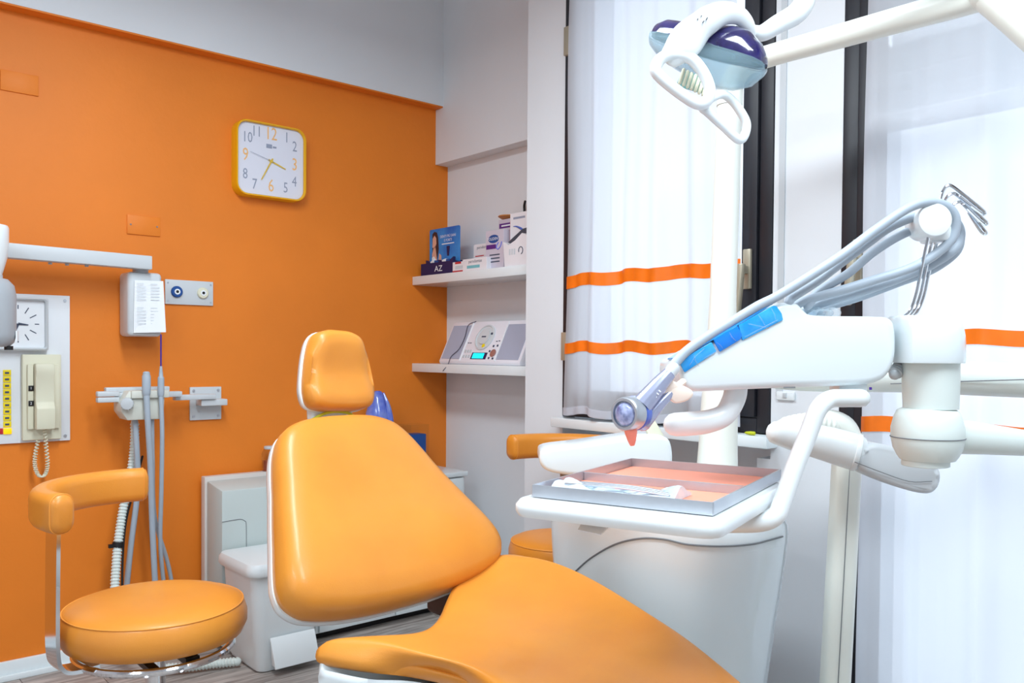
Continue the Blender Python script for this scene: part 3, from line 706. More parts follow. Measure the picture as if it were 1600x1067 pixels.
# tall white carton with mirror-like front stand
t, b = carton('brush_carton', 2.225, 2.61, 2.43, .218, M_boxwhite, 'tall white carton with a blue swoosh beside the pillar', d=.07)
part('red_side', box((2.226, 2.61, ZU), (2.29, 2.6115, ZU+.19)), M_red, b, smooth=0)
part('swoosh', tube([(2.2245, 2.59, ZU+.165), (2.2245, 2.57, ZU+.163), (2.2245, 2.54, ZU+.15), (2.2245, 2.535, ZU+.14), (2.2245, 2.56, ZU+.12)], [.001, .003, .005, .004, .0005], 8), mat('swoosh_blue', (86, 110, 190), .5), b)
part('print', quad((2.225, 2.61, ZU), U_, W_, .02, .193, .09, .201), M_numg, b, smooth=0)
tag(part('angled_brush', tube([(2.345, 2.66, ZU), (2.345, 2.66, ZU+.1), (2.345, 2.66, ZU+.24), (2.344, 2.66, ZU+.268), (2.335, 2.645, ZU+.285)], .0052, 10), M_black), 'black angled brush standing up behind the tall white carton', 'brush')
t = thing('floss_dispenser', (2.2, 2.5, ZU), 'white open-fronted card dispenser before the tall carton', 'dispenser')
b = part('body', prism([(-.012, 0), (.12, 0), (.12, .115), (.09, .125), (.05, .10), (.01, .085), (-.022, .1)], (2.178, 2.575, ZU), U_, W_, X, .045, .001), M_boxwhite, t, smooth=0)
part('dark_window', prism([(-.018, .1), (.01, .088), (.05, .103), (.09, .128), (.12, .118), (.12, .15), (.07, .145), (.02, .12)], (2.20, 2.575, ZU), U_, W_, X, .003), mat('dark_teal', (62, 72, 86), .4), t, smooth=0)
part('logo_ring', tube([V((2.1775, 2.49+.012*math.cos(a), ZU+.058+.014*math.sin(a))) for a in [k*2*math.pi/12-.3 for k in range(10)]], .0018, 6), M_inkd, b)
part('print', join(*[quad((2.178, 2.56+k*0, ZU), U_, W_, .0+k*.014, .045, .009+k*.014, .068) for k in range(3)]), M_ink, b, smooth=0)

# radio --------------------------------------------------------------
ZL = 1.0445
rd = thing('compact_radio', (2.24, 2.74, ZL), 'white compact radio with round dial, cyan display and grey speakers', 'radio')
ry0, ry1 = 2.495, 3.03; rx_b, rx_t = 2.185, 2.262; rh = .182
part('body', prism([(rx_b, 0), (rx_b-.004, .012), (rx_t, rh), (rx_t+.06, rh), (rx_t+.05, 0)], (0, ry0, ZL), X, Z, Y, ry1-ry0, .003), M_radio, rd)
sl = V((rx_t-rx_b+.004, 0, rh-.012)); slu = sl.normalized(); nn = U_.cross(slu)    # outward normal of the sloped face
if nn.x > 0: nn = -nn
org = V((rx_b-.004, ry1, ZL+.012)); SLH = sl.length; RW = ry1-ry0
def face_poly(pts, lift=0, d=.001): return prismw([org+U_*a+slu*b+nn*lift for a, b in pts], nn, d)
def rp(a0, b0, a1, b1): return [(a0, b0), (a1, b0), (a1, b1), (a0, b1)]
part('speaker_grille', face_poly(rp(.012, .012, .14, SLH-.018), 0, .002), M_speaker, rd, smooth=0)
part('speaker_grille', face_poly(rp(RW-.15, .012, RW-.015, SLH-.018), 0, .002), M_speaker, rd, smooth=0)
part('divider', face_poly(rp(.143, .004, .148, SLH-.004), 0, .003), M_paper, rd, smooth=0); part('divider', face_poly(rp(RW-.158, .004, RW-.153, SLH-.004), 0, .003), M_paper, rd, smooth=0)
dc0 = org+U_*(.262)+slu*(.112)
dl = part('dial', lathe([(.058, 0), (.058, .005), (.052, .007), (.05, .003), (.034, .003), (.033, .008), (.005, .009)], dc0, nn, 36), M_lgrey, rd)
part('dial_print', join(quad(dc0+nn*.0088, U_, slu, -.014, -.003, .014, .003)), M_inkd, dl, smooth=0)
part('pointer', obox(dc0+U_*.042+slu*.016+nn*.004, U_, slu, nn, .016, .008, .004), M_inkd, dl)
part('sticker', cyl(dc0-slu*.04+U_*.012+nn*.003, nn, .009, .002, 14), M_ylab, dl)
part('screen', face_poly(rp(.215, .012, .315, .042), 0, .0015), M_boxnavy, rd, smooth=0)
part('display', face_poly(rp(.225, .015, .298, .039), .0015, .0006), M_lcd, rd, smooth=0)
for a in range(3):
    for b in range(2): part('button', face_poly(rp(.16+a*.018, .018+b*.024, .169+a*.018, .03+b*.024), 0, .003), M_mid, rd, smooth=0)
part('jog_dial', cyl(org+U_*.352+slu*.04, nn, .017, .004, 20, .001), mat('copper_ring', (176, 140, 136), .3, metal=.5), rd)
for a, b in ((.335, .068), (.36, .07), (.322, .045), (.332, .014), (.358, .012)): part('button', face_poly(rp(a, b, a+.007, b+.008), 0, .003), M_inkd, rd, smooth=0)
for a, b in ((.158, .085), (.172, .085), (.342, .092), (.357, .094)): part('icon', face_poly(rp(a, b, a+.01, b+.004), 0, .0006), M_inkd, rd, smooth=0)
part('antenna_wire', tube([org+U_*.16+slu*(SLH)+nn*.003, org+U_*.12+slu*(SLH*.9)+nn*.006, org+U_*.128+slu*(SLH*.6)+nn*.006, org+U_*.12+slu*(SLH*.3)+nn*.006, org+U_*.085+slu*.02+nn*.006, org+U_*.08+nn*.012-Z*.02, org+U_*.055+nn*.02-Z*.05], .0016, 6), M_inkd, rd)
tag(part('power_cord', tube([(2.30, 2.488, ZL+.03), (2.29, 2.47, ZL+.045), (2.26, 2.455, ZL+.03), (2.24, 2.46, ZL+.0065), (2.27, 2.475, ZL+.006), (2.30, 2.455, ZL+.006), (2.26, 2.44, ZL+.013)], .0045, 8), M_black), 'black power cord bundled behind the radio', 'cord')

# ================================================================ DENTAL CHAIR
XC = 1.10
dch = thing('dental_chair', (XC, 1.45, 0), 'orange leather dental chair with white shell, backrest raised', 'dental chair')
# backrest
CY, CT = math.radians(7), math.radians(52.5)
bu_ = V((math.cos(CY), math.sin(CY), 0)); tv = V((-math.sin(CY), math.cos(CY), 0))*math.cos(CT)+Z*math.sin(CT); tn = bu_.cross(tv)
ob = V((1.093, 1.62, .53))-tn*.040
half = [(0, -.003), (.10, -.001), (.19, .007), (.27, .025), (.306, .055), (.312, .09), (.302, .13), (.28, .19), (.256, .255), (.233, .315), (.212, .375), (.19, .425), (.16, .465), (.108, .489), (.05, .497), (0, .498)]
outl = half+[(-a, b) for a, b in half[-2:0:-1]]
def dfm(a, b, h):
    return a, b, h+.10*a*a+.016*math.exp(-((b-.12)/.12)**2)*(1 if h > .03 else .2)
part('backrest_cushion', pillow(outl, [(.03, -.002), (0, .008), (-.012, .03), (-.006, .052), (.03, .07), (.10, .079), (.25, .084), (.5, .086), (.75, .087), (.93, .087)], ob, bu_, tv, tn, dfm), M_leather, dch, smooth=80)
part('backrest_shell', pillow(outl, [(.5, -.05), (.2, -.045), (.05, -.032), (-.002, -.012), (-.012, .0), (-.012, .010), (.02, .010)], ob, bu_, tv, tn, lambda a, b, h: (a, b, h+.10*a*a)), M_shell, dch, smooth=80)
# headrest
oh = P(526, 583, 2.235); hv = V((0.05, .22, 1)).normalized(); hn = V((0, -1, .22)).normalized(); hu = hv.cross(-hn).normalized()
hu = V((math.cos(CY), math.sin(CY), -.05)).normalized(); hn = hu.cross(hv).normalized()
hh = [(0, -.100), (.055, -.098), (.090, -.086), (.101, -.050), (.096, 0), (.084, .055), (.067, .094), (.038, .109), (0, .111)]
ho = hh+[(-a, b) for a, b in hh[-2:0:-1]]
part('headrest_cushion', pillow(ho, [(.04, -.03), (0, -.025), (-.015, -.005), (0, .02), (.06, .034), (.16, .042), (.4, .044), (.7, .043), (.93, .043)], oh, hu, hv, hn, lambda a, b, h: (a, b, h+.5*a*a-.02*math.exp(-((b-.0)/.06)**2)*(h > .03))), M_leather, dch, smooth=80)
part('headrest_shell', pillow(ho, [(.5, -.055), (.2, -.052), (.03, -.045), (-.02, -.03), (-.03, -.022), (-.01, -.02)], oh, hu, hv, hn, lambda a, b, h: (a, b, h+.5*a*a)), M_shell, dch, smooth=80)
nb = oh-hv*.10-hn*.03
part('headrest_mount', obox(nb+V((.0, .01, -.018)), hu, hv, hn, .13, .07, .035, .012, 3), M_shell, dch)
part('mount_slot', obox(nb+V((0, .01, .012))+hn*.015, hu, hv, hn, .11, .006, .008), M_black, dch)
part('yellow_cord', tube([nb+hu*-.075-hv*.022+hn*.012, nb+hu*-.04-hv*.006+hn*.022, nb-hv*.001+hn*.025, nb+hu*.04-hv*.006+hn*.022, nb+hu*.075-hv*.022+hn*.012], .0038, 8), M_rope, dch)
part('neck_bar', obox(V((XC, 2.035, .95)), X, hv, hn, .06, .16, .015, .004), M_mid, dch)
# seat
seat_px = [  # rear edge -> front, left -> right: where the cushion surface lies, with its height
    [(484, 1026, .520), (494, 1000, .546), (560, 991, .552), (640, 986, .547), (668, 974, .540), (684, 955, .535), (695, 928, .537), (715, 893, .552), (752, 868, .578), (800, 860, .585)],
    [(560, 1041, .517), (575, 1003, .553), (620, 1001, .553), (680, 1000, .543), (715, 990, .530), (745, 970, .524), (770, 940, .528), (800, 905, .552), (838, 872, .588), (878, 886, .578)],
    [(635, 1045, .512), (650, 1022, .548), (690, 1022, .548), (735, 1020, .538), (775, 1010, .525), (815, 992, .517), (850, 968, .519), (885, 935, .540), (918, 903, .570), (948, 922, .558)],
    [(720, 1066, .504), (745, 1050, .540), (785, 1052, .540), (830, 1050, .530), (875, 1040, .520), (920, 1025, .514), (955, 1003, .515), (985, 975, .530), (1010, 957, .550), (1036, 980, .536)],
    [(800, 1130, .500), (825, 1118, .530), (865, 1120, .530), (910, 1118, .522), (950, 1108, .512), (990, 1092, .508), (1025, 1070, .509), (1055, 1040, .522), (1085, 1010, .537), (1110, 1030, .523)],
]
rows = [[on(a, b, 2, z) for a, b, z in r] for r in seat_px]
rows.append([q+(q-p)*1.5+V((0, 0, -.03)) for p, q in zip(rows[3], rows[4])])
rows.append([q+(q-p)*.8+V((0, 0, -.05)) for p, q in zip(rows[4], rows[5])])
def seat_mesh():
    # resample rows with splines both ways, then close with an underside 6 cm lower
    fine = [spline(r, 5) for r in rows]; nc = len(fine[0])
    cols = [spline([fr[j] for fr in fine], 6) for j in range(nc)]; nr = len(cols[0])
    def pt(i, j): return cols[j][i]
    vs = [pt(i, j) for i in range(nr) for j in range(nc)]
    def low(i, j):
        p = pt(i, j).copy(); jj = j/(nc-1)
        p.z = p.z-(.012 if j in (0, nc-1) else .03)
        c = sum((pt(i, q) for q in (0, nc-1)), V((0, 0, 0)))/2
        p.x += (c.x-p.x)*.03
        return p
    k = len(vs); vs += [low(i, j) for i in range(nr) for j in range(nc)]
    fs = []
    for i in range(nr-1):
        for j in range(nc-1):
            a = i*nc+j; fs.append((a, a+1, a+nc+1, a+nc)); fs.append((k+a, k+a+nc, k+a+nc+1, k+a+1))
    per = [(0, j) for j in range(nc)]+[(i, nc-1) for i in range(1, nr)]+[(nr-1, j) for j in range(nc-2, -1, -1)]+[(i, 0) for i in range(nr-2, 0, -1)]
    per = [i*nc+j for i, j in per]
    for q in range(len(per)):
        a, b = per[q], per[(q+1) % len(per)]; fs.append((a, b, k+b, k+a))
    return vs, fs, fine
vs, fs, fine = seat_mesh()
def softened(vs, fs, it_=4):
    bm = bmesh.new(); bv = [bm.verts.new(v) for v in vs]
    for f in fs: bm.faces.new([bv[i] for i in f])
    for _ in range(it_): bmesh.ops.smooth_vert(bm, verts=bm.verts, factor=.5, use_axis_x=True, use_axis_y=True, use_axis_z=True)
    bm.verts.index_update(); o = [v.co.copy() for v in bm.verts], [tuple(v.index for v in f.verts) for f in bm.faces]
    bm.free(); return o
vs, fs = softened(vs, fs)
part('seat_cushion', (vs, fs), M_leather, dch, smooth=75)
# white seat shell under the cushion
def shell_rings():
    cols = [spline([fr[j] for fr in fine], 6) for j in range(len(fine[0]))]; nr = len(cols[0]); nc = len(cols)
    per = [cols[j][0] for j in range(nc)]+[cols[nc-1][i] for i in range(1, nr)]+[cols[j][nr-1] for j in range(nc-2, -1, -1)]+[cols[0][i] for i in range(nr-2, 0, -1)]
    c = sum(per, V((0, 0, 0)))/len(per)
    def rg(sc, dz, zf=None): return [V((c.x+(p.x-c.x)*sc, c.y+(p.y-c.y)*sc, p.z-dz if zf is None else zf)) for p in per]
    return [rg(.5, 0, .40), rg(.8, 0, .42), rg(.90, .06), rg(.945, .022), rg(.955, .022), rg(.965, .036), rg(.962, .052), rg(.93, .095), rg(.8, 0, .36), rg(.5, 0, .335)]
part('seat_shell', loft(shell_rings()), M_shell, dch, smooth=80)
part('base_column', loft([rr3(.36, .5, .06, XC, 1.28, .33), rr3(.34, .48, .06, XC, 1.28, .1), rr3(.40, .6, .06, XC, 1.25, .04), rr3(.42, .66, .05, XC, 1.25, .0)]), M_shell, dch, smooth=60)
part('back_hinge', box((1.27, 1.72, .42), (1.36, 1.82, .53), .015, 3), mat('dark_brown_rubber', (70, 48, 40), .6), dch)

# ================================================================ STOOLS
def stool(sx, sy, zs, r, a0, a1, bar_a, label, mleather, zarm, full=True, ring_r=.165):
    t = thing('dental_stool', (sx, sy, 0), label, 'stool')
    c = V((sx, sy, 0))
    H = .088
    prof = [(.02, zs-H), (r*.80, zs-H), (r*.95, zs-H+.008), (r*1.0, zs-H*.66), (r*1.0, zs-H*.42), (r*.965, zs-.016), (r*.945, zs-.010), (r*.93, zs-.008), (r*.86, zs-.002), (r*.7, zs+.003), (r*.4, zs+.005), (.01, zs+.005)]
    st = part('seat', lathe(prof, c, Z, 56), mleather, t, smooth=60)
    part('seam', tube([c+V((r*.952*math.cos(a), r*.952*math.sin(a), zs-.0105)) for a in [k*2*math.pi/40 for k in range(40)]], .0016, 6, 2, True), M_stitch, st)
    zr = zs-H-.022
    part('foot_ring', tube([c+V((ring_r*math.cos(a), ring_r*math.sin(a), zr)) for a in [k*2*math.pi/24 for k in range(24)]], .009, 10, 3, True), M_chrome, t)
    part('mechanism', join(cyl(c+V((0, 0, zs-H-.025)), Z, .07, .024, 24), obox(c+V((.05, 0, zr)), X, Y, Z, .17, .02, .012), obox(c+V((-.05, .0, zr)), Y, X, Z, .3, .02, .012), obox(c+V((.03, -.09, zr+.004)), X, Y, Z, .03, .12, .015)), M_black, t)
    part('column', cyl(c+V((0, 0, .08)), Z, .022, zr-.06, 20), M_chrome, t)
    for k in range(5):
        a = k*2*math.pi/5+.3; u = V((math.cos(a), math.sin(a), 0))
        lg = part('base_leg', tube([c+V((0, 0, .10))+u*.02, c+u*.13+V((0, 0, .085)), c+u*.25+V((0, 0, .062))], [.02, .016, .012], 10), M_chrome, t)
        part('caster', cyl(c+u*.25+V((-.011*u.y, .011*u.x, .026))+V((u.y*.022, -u.x*.022, 0))*0, V((u.y, -u.x, 0)), .026, .022, 16, .004), M_black, lg)
    # backrest arc
    R = .225; za = zarm; n = 16; ring = []
    sec = rrect(.052, .082, .022, 4)
    for k in range(n+1):
        a = math.radians(a0+(a1-a0)*k/n); rad = V((math.cos(a), math.sin(a), 0))
        e = 1
        ring.append([c+rad*(R+p*e)+Z*(za+q*e) for p, q in sec])
    def capr(rg, s, d):
        m0 = sum(rg, V((0, 0, 0)))/len(rg); return [m0+(p-m0)*s+d for p in rg]
    ta = math.radians(a0); tb2 = math.radians(a1)
    d0 = V((math.sin(ta), -math.cos(ta), 0)); d1 = V((-math.sin(tb2), math.cos(tb2), 0))
    sg = 1 if a1 > a0 else -1
    rings = [capr(ring[0], .55, d0*sg*.014), capr(ring[0], .88, d0*sg*.009)]+ring+[capr(ring[-1], .88, d1*sg*.009), capr(ring[-1], .55, d1*sg*.014)]
    bk = part('backrest', loft(rings), mleather, t, smooth=70)
    for ringx, dd in ((ring[0], d0), (ring[-1], d1)):
        m0 = sum(ringx, V((0, 0, 0)))/len(ringx)
        part('piping', tube([m0+(p-m0)*.985+dd*sg*.002 for p in ringx], .0013, 6, 1, True), M_stitch, bk)
    # chrome flat upright
    a = math.radians(bar_a); rad = V((math.cos(a), math.sin(a), 0)); tg = V((-math.sin(a), math.cos(a), 0))
    path = [(R-.008, za-.02), (R-.006, za-.15), (R-.006, zr+.05), (R-.016, zr+.012), (R-.04, zr), (R-.09, zr)]
    sp = spline([V((p, 0, q)) for p, q in path], 5); rings = []
    for i, p in enumerate(sp):
        tt = (sp[min(i+1, len(sp)-1)]-sp[max(i-1, 0)]).normalized(); nn2 = V((-tt.z, 0, tt.x))
        o0 = c+rad*p.x+Z*p.z; nw = rad*nn2.x+Z*nn2.z
        rings.append([o0+tg*.029+nw*.004, o0+tg*.029-nw*.004, o0-tg*.029-nw*.004, o0-tg*.029+nw*.004])
    part('upright', loft(rings), M_chrome, t, smooth=40)
    return t
stool(.642, 1.985, .532, .2, 80, 200, 188, 'orange leather operator stool with curved backrest before the wall bracket', M_leather, .762)
stool(1.84, 1.90, .525, .165, -25, 92, 40, 'darker orange stool partly hidden behind the white dental unit', M_leather2, .785)

# ================================================================ DENTAL UNIT (pedestal, cuspidor, lamp column)
du = thing('dental_unit', (1.74, 1.3, 0), 'white dental unit pedestal with cuspidor and lamp column beside the chair', 'dental unit')
def ubody(x0, x1, y0, y1, z, r=.1): return [V((a, b, z)) for a, b in rrect(x1-x0, y1-y0, r, 8, (x0+x1)/2, (y0+y1)/2)]
part('pedestal', loft([ubody(1.60, 1.82, 1.15, 1.66, 0, .1), ubody(1.59, 1.83, 1.14, 1.67, .12, .1), ubody(1.572, 1.84, 1.12, 1.69, .3, .11), ubody(1.56, 1.85, 1.10, 1.705, .45, .12), ubody(1.552, 1.857, 1.082, 1.715, .58, .125), ubody(1.55, 1.86, 1.072, 1.72, .66, .13)], caps=True), M_shell, du, smooth=60)
part('top_cover', loft([ubody(1.5505, 1.8595, 1.0725, 1.7195, .655, .13), ubody(1.5495, 1.8605, 1.0715, 1.7205, .672, .13), ubody(1.552, 1.859, 1.073, 1.718, .70, .13), ubody(1.575, 1.85, 1.095, 1.70, .73, .12), ubody(1.605, 1.84, 1.13, 1.67, .748, .11), ubody(1.66, 1.81, 1.19, 1.58, .752, .07)]), M_shell, du, smooth=60)
xs = 1.5485
part('curved_seam', tube([(1.5565, 1.59, .50), (1.554, 1.545, .54), (1.551, 1.49, .583), (xs, 1.41, .63), (xs, 1.33, .658), (xs, 1.26, .668), *[(1.68-.1325*math.cos(q), 1.202-.1325*math.sin(q), .668+.012*k/6) for k, q in [(k, math.radians(15*k)) for k in range(7)]], (1.74, 1.0695, .681)], .0022, 6, 8), M_seam, du)
# column
cpos = P(1122, 690, 2.12); ctop = P(1140, 160, 2.12); cax = (ctop-cpos).normalized()
cfoot = cpos-cax*(cpos.z/cax.z); cend = cfoot+cax*1.765; cxp, cyp = cpos.x, cpos.y
part('column', lathe([(.058, .74), (.051, .80), (.0475, .87), (.0455, .95), (.042, 1.03), (.036, 1.12), (.0325, 1.25), (.0315, 1.70), (.03, 1.715)], cfoot, cax, 36), M_cream, du)
part('column_joint', lathe([(.032, 1.716), (.032, 1.76), (.026, 1.775), (.01, 1.778)], cfoot, cax, 36), M_cream, du)
# cuspidor
dC = 2.0
cu = part('cuspidor', prismw(spline([P(843, 712, dC), P(852, 702, dC), P(905, 695, dC), P(980, 684, dC), P(1020, 681, dC), P(1042, 684, dC), P(1050, 700, dC), P(1050, 728, dC), P(1035, 742, dC), P(975, 745, dC), P(900, 743, dC), P(862, 738, dC), P(846, 728, dC)], 4, True), fw*1.0, .17, .022, 4, 40), M_shell, du, smooth=60)
part('cuspidor_neck', box((1.56, 1.30, .70), (1.66, 1.46, .815), .03, 4), M_shell, du)
part('water_spout', prismw([P(1005, 662, 2.06), P(1021, 652, 2.06), P(1042, 688, 2.06), P(1018, 692, 2.06)], fw, .02, .004), M_ivory, du)
# beam that carries the instrument table
# ================================================================ INSTRUMENT TABLE
it = thing('instrument_table', P(1230, 600, 1.45), 'white instrument delivery table with swing arm, blue keypad and grey hoses', 'instrument table')
part('rear_beam', tube([V((cxp, cyp, 1.06))+V((.02, -.03, 0)), P(1250, 588, 1.98), P(1400, 588, 1.86), P(1600, 594, 1.74), P(1720, 597, 1.66)], [.033, .034, .035, .036, .036], 20, 4), M_pale, it)
bs = [P(1392, 599.5, 1.825), P(1500, 596, 1.765), P(1600, 593, 1.703)]
part('beam_seam', tube(bs, .0012, 6, 3), M_seam, it)
# outline of the table body, extruded back
D0, D1 = 1.40, 1.46
def dh(px): return D0+(D1-D0)*(px-1062)/340
ol = [(1063, 566), (1075, 556), (1100, 542), (1140, 519), (1180, 496), (1212, 476), (1228, 472), (1246, 473), (1258, 484), (1268, 491), (1300, 493), (1370, 494), (1392, 497), (1400, 510), (1402, 540), (1399, 566), (1388, 586), (1372, 597), (1340, 602), (1250, 605), (1150, 609), (1085, 612), (1070, 605), (1063, 590)]
body = part('body', prismw(spline([P(a, b, dh(a)) for a, b in ol], 3, True), fw, .20, .014, 4, 45), M_shell, it, smooth=50)
# keypad in blue film, three pieces
def strip(pts, d, m, name, lift=.003, th=.006):
    return part(name, prismw([P(a, b, dh(a)-lift) for a, b in pts], fw, th, .0015), m, body)
def up_(pts): return pts
strip([(1063, 570), (1067, 560), (1112, 534), (1120, 549), (1116, 552), (1070, 582)], 0, M_rubber, 'keypad_film')
strip([(1115, 531), (1152, 508), (1160, 523), (1158, 530), (1125, 550)], 0, M_rubber2, 'keypad', .0045)
strip([(1154, 508), (1207, 477), (1214, 478), (1222, 490), (1224, 500), (1212, 506), (1180, 522), (1160, 532)], 0, M_rubber, 'keypad_film')
# film continues over the sloped top edge
part('keypad_top', prismw([P(1064, 561, D0), P(1207, 475.5, dh(1207)), P(1207, 475.5, dh(1207))+fw*.12, P(1064, 561, D0)+fw*.12], UP, .003), M_rubber, body)
part('film_wrinkle', join(*[tube([P(a, b, dh(a)-.0045), P((a+c)/2+random.uniform(-3, 3), (b+e)/2, dh(a)-.006), P(c, e, dh(c)-.0045)], .0009, 5, 3) for a, b, c, e in ((1078, 570, 1100, 545), (1085, 556, 1092, 572), (1130, 545, 1120, 535), (1165, 526, 1215, 500), (1170, 506, 1200, 512), (1185, 492, 1195, 508), (1100, 560, 1118, 550), (1140, 520, 1150, 533), (1205, 482, 1212, 500))]), M_wrap, body)
part('film_bunch', join(*[ball(P(a, 489, dh(a)+.05), .016, .012, .008+.002*(i % 2), RT, fw, UP) for i, a in enumerate((1262, 1275, 1288, 1300))]), M_wrap, body)
part('logo_print', join(quad(P(1224, 606.5, dh(1224)-.001), RT, UP, 0, 0, .02, .0025)), M_seam, body, smooth=0)
# elbow cap, post, ball joint, swing arm
e0 = V((P(1452, 540, 1.49)))
def evert(px0, px1, py, d): return (P(px0, py, d), P(px1, py, d))
cr = 51/F*1.49
fh = V((fw.x, fw.y, 0)).normalized()
cap = []
for yy, sc in ((567, .985), (564, 1.0), (540, 1.0), (524, .985), (511, .94), (502, .86), (496.5, .74), (494, .58), (493.5, .3)):
    o3 = P(1452, yy, 1.49); lx = -cr*1.02+cr*.10*(1-sc)
    cap.append([o3+(rt0*math.cos(t_)+fh*math.sin(t_))*cr*sc for t_ in [math.pi*(-.5+k/20) for k in range(21)]]+[o3+rt0*lx*f+fh*(cr*min(1, sc*1.0)*q) for f, q in ((.5, 1), (.96, 1), (1, .9), (1, 0), (1, -.9), (.96, -1), (.5, -1))])
part('elbow_cap', loft(cap), M_shell, it, smooth=60)
def vl(px, rows_, d, m, name, parent):
    rings = []
    for yy, rp_ in rows_:
        cc3 = P(px, yy, d); rr = rp_/F*d
        rings.append([cc3+(rt0*math.cos(a)+V((fw.x, fw.y, 0)).normalized()*math.sin(a))*rr for a in [k*2*math.pi/36 for k in range(36)]])
    return part(name, loft(rings), m, parent, smooth=50)
vl(1454, [(560, 42), (600, 41.5), (638, 40)], 1.49, M_pale, 'post', it)
vl(1449, [(638, 38), (641, 44), (652, 49), (668, 53), (685, 53), (700, 50), (712, 44), (718, 40)], 1.49, M_pale, 'ball_joint', it)
vl(1446, [(714, 35), (727, 35), (728, 33)], 1.49, M_pale, 'joint_foot', it)
part('joint_seam', tube([P(1449, 683, 1.49)+(rt0*math.cos(a)+V((fw.x, fw.y, 0)).normalized()*math.sin(a))*(53.4/F*1.49) for a in [k*2*math.pi/24 for k in range(24)]], .001, 5, 2, True), M_seam, it)
part('swing_arm', tube([P(1460, 680, 1.49), P(1500, 682, 1.49), P(1560, 688, 1.50), P(1640, 696, 1.52), P(1740, 706, 1.54)], [.034, .031, .026, .021, .018], 20, 4, sy=.8, upv=(0, 0, 1)), M_pale, it)
part('arm_cap', tube([P(1720, 597, 1.66), P(1745, 640, 1.6), P(1740, 706, 1.54)], .045, 16, 4), M_pale, it)
# ribbed gaiter between the body and the post
part('gaiter', ribbed([P(1398, 585, 1.50), P(1404, 575, 1.51), P(1412, 566, 1.52)], .011, .006, .0012, 14), M_mid, it)
part('blue_square_mark', quad(P(1358, 609, 1.43), RT, UP, 0, 0, .0045, .0045), M_purple, it, smooth=0)
# handle under the body
part('handle', tube([P(1150, 600, 1.47), P(1147, 622, 1.465), P(1132, 648, 1.46), P(1104, 659, 1.455), P(1075, 662, 1.45), P(1055, 663, 1.45)], [.020, .0195, .019, .020, .0205, .020], 20, 6), M_gloss, it)
# whip rods and hoses
whips = [
    (1.47, [(1414, 494), (1422, 486), (1431, 462), (1440, 420), (1452, 366), (1469, 314), (1474, 298), (1481, 290), (1492, 294), (1538, 330)]),
    (1.50, [(1420, 494), (1428, 486), (1438, 462), (1447, 420), (1458, 372), (1474, 322), (1480, 308), (1488, 303), (1498, 307), (1541, 346)]),
    (1.53, [(1426, 494), (1434, 486), (1444, 462), (1453, 420), (1464, 378), (1482, 334), (1489, 321), (1497, 316), (1506, 320), (1540, 361)])]
for d, pp in whips:
    pp3 = [P(a, b, d) for a, b in pp]
    part('whip_rod', tube(pp3, .0029, 8, 5), M_chrome, it)
    e1, e2 = pp[-1]; f1, f2 = pp[-2]
    part('whip_hook', tube([P(e1, e2, d), P(e1+1, e2+4, d+.004), P(e1-6, e2+2, d+.008), P(f1+8, f2+13, d+.008)], .0027, 8, 4), M_chrome, it)
part('roller', cyl(P(1462, 343, 1.455), fw*1.0+RT*.05-UP*.02, .0285, .06, 36, .003), M_gloss, it)
part('roller_block', obox(P(1461, 366, 1.50), RT, UP, fw, .036, .03, .05, .006), M_gloss, it)
h1 = [(1046, 578, 1.39), (1070, 551, 1.40), (1100, 529, 1.41), (1141, 504, 1.42), (1184, 478, 1.425), (1216, 462, 1.425), (1271, 428, 1.425), (1319, 396, 1.43), (1367, 360, 1.445), (1416, 327, 1.455), (1449, 316, 1.46), (1478, 322, 1.47), (1493, 342, 1.475), (1488, 372, 1.48), (1459, 399, 1.48), (1420, 420, 1.475), (1367, 437, 1.475), (1319, 452, 1.47), (1266, 467, 1.47), (1240, 478, 1.47)]
h2 = [(1232, 474, 1.44), (1239, 464, 1.445), (1276, 440, 1.45), (1314, 411, 1.455), (1353, 382, 1.465), (1391, 355, 1.475), (1435, 337, 1.49), (1470, 334, 1.505), (1493, 346, 1.51), (1501, 366, 1.515), (1493, 388, 1.515), (1459, 412, 1.51), (1411, 433, 1.505), (1343, 457, 1.50), (1280, 475, 1.50), (1255, 486, 1.50)]
h3 = [(1262, 478, 1.47), (1280, 455, 1.475), (1324, 428, 1.48), (1362, 396, 1.49), (1401, 371, 1.50), (1440, 354, 1.515), (1472, 348, 1.53), (1494, 358, 1.54), (1500, 378, 1.545), (1490, 398, 1.545), (1455, 422, 1.54), (1405, 441, 1.53), (1343, 464, 1.53), (1290, 480, 1.53), (1270, 488, 1.53)]
for h, r in ((h1, .0082), (h2, .0078), (h3, .0078)):
    part('hose', tube([P(*p) for p in h], r, 12, 6), M_hose, it)
# cream holder tips
for a in ((1042, 606, 8), (1064, 617, 4)):
    part('holder_tip', prismw(spline([P(a[0]-22, a[1]-2, 1.375), P(a[0]-14, a[1]-12, 1.375), P(a[0]+2, a[1]-15, 1.375), P(a[0]+20, a[1]-4, 1.375), P(a[0]+12, a[1]+8, 1.375), P(a[0]-6, a[1]+13, 1.375), P(a[0]-14, a[1]+9, 1.375)], 3, True), fw, .016, .003, 2, 40), M_chip, it, smooth=50)
part('holder_stem', tube([P(1060, 602, 1.395), P(1070, 594, 1.41)], .006, 8), M_chip, it)
# tray support tube
part('tray_arm', tube([P(1345, 622, 1.45), P(1320, 622, 1.45), P(1296, 624, 1.448), P(1278, 640, 1.44), P(1262, 680, 1.438), P(1240, 735, 1.43), P(1222, 785, 1.42), P(1212, 806, 1.415), P(1190, 816, 1.415), P(1150, 818, 1.42), P(1060, 817, 1.425), P(995, 814, 1.43)], .0155, 16, 6), M_gloss, it)
part('tray_arm_lug', obox(P(1325, 606, 1.49), RT, UP, fw, .05, .022, .05, .005), M_gloss, it)
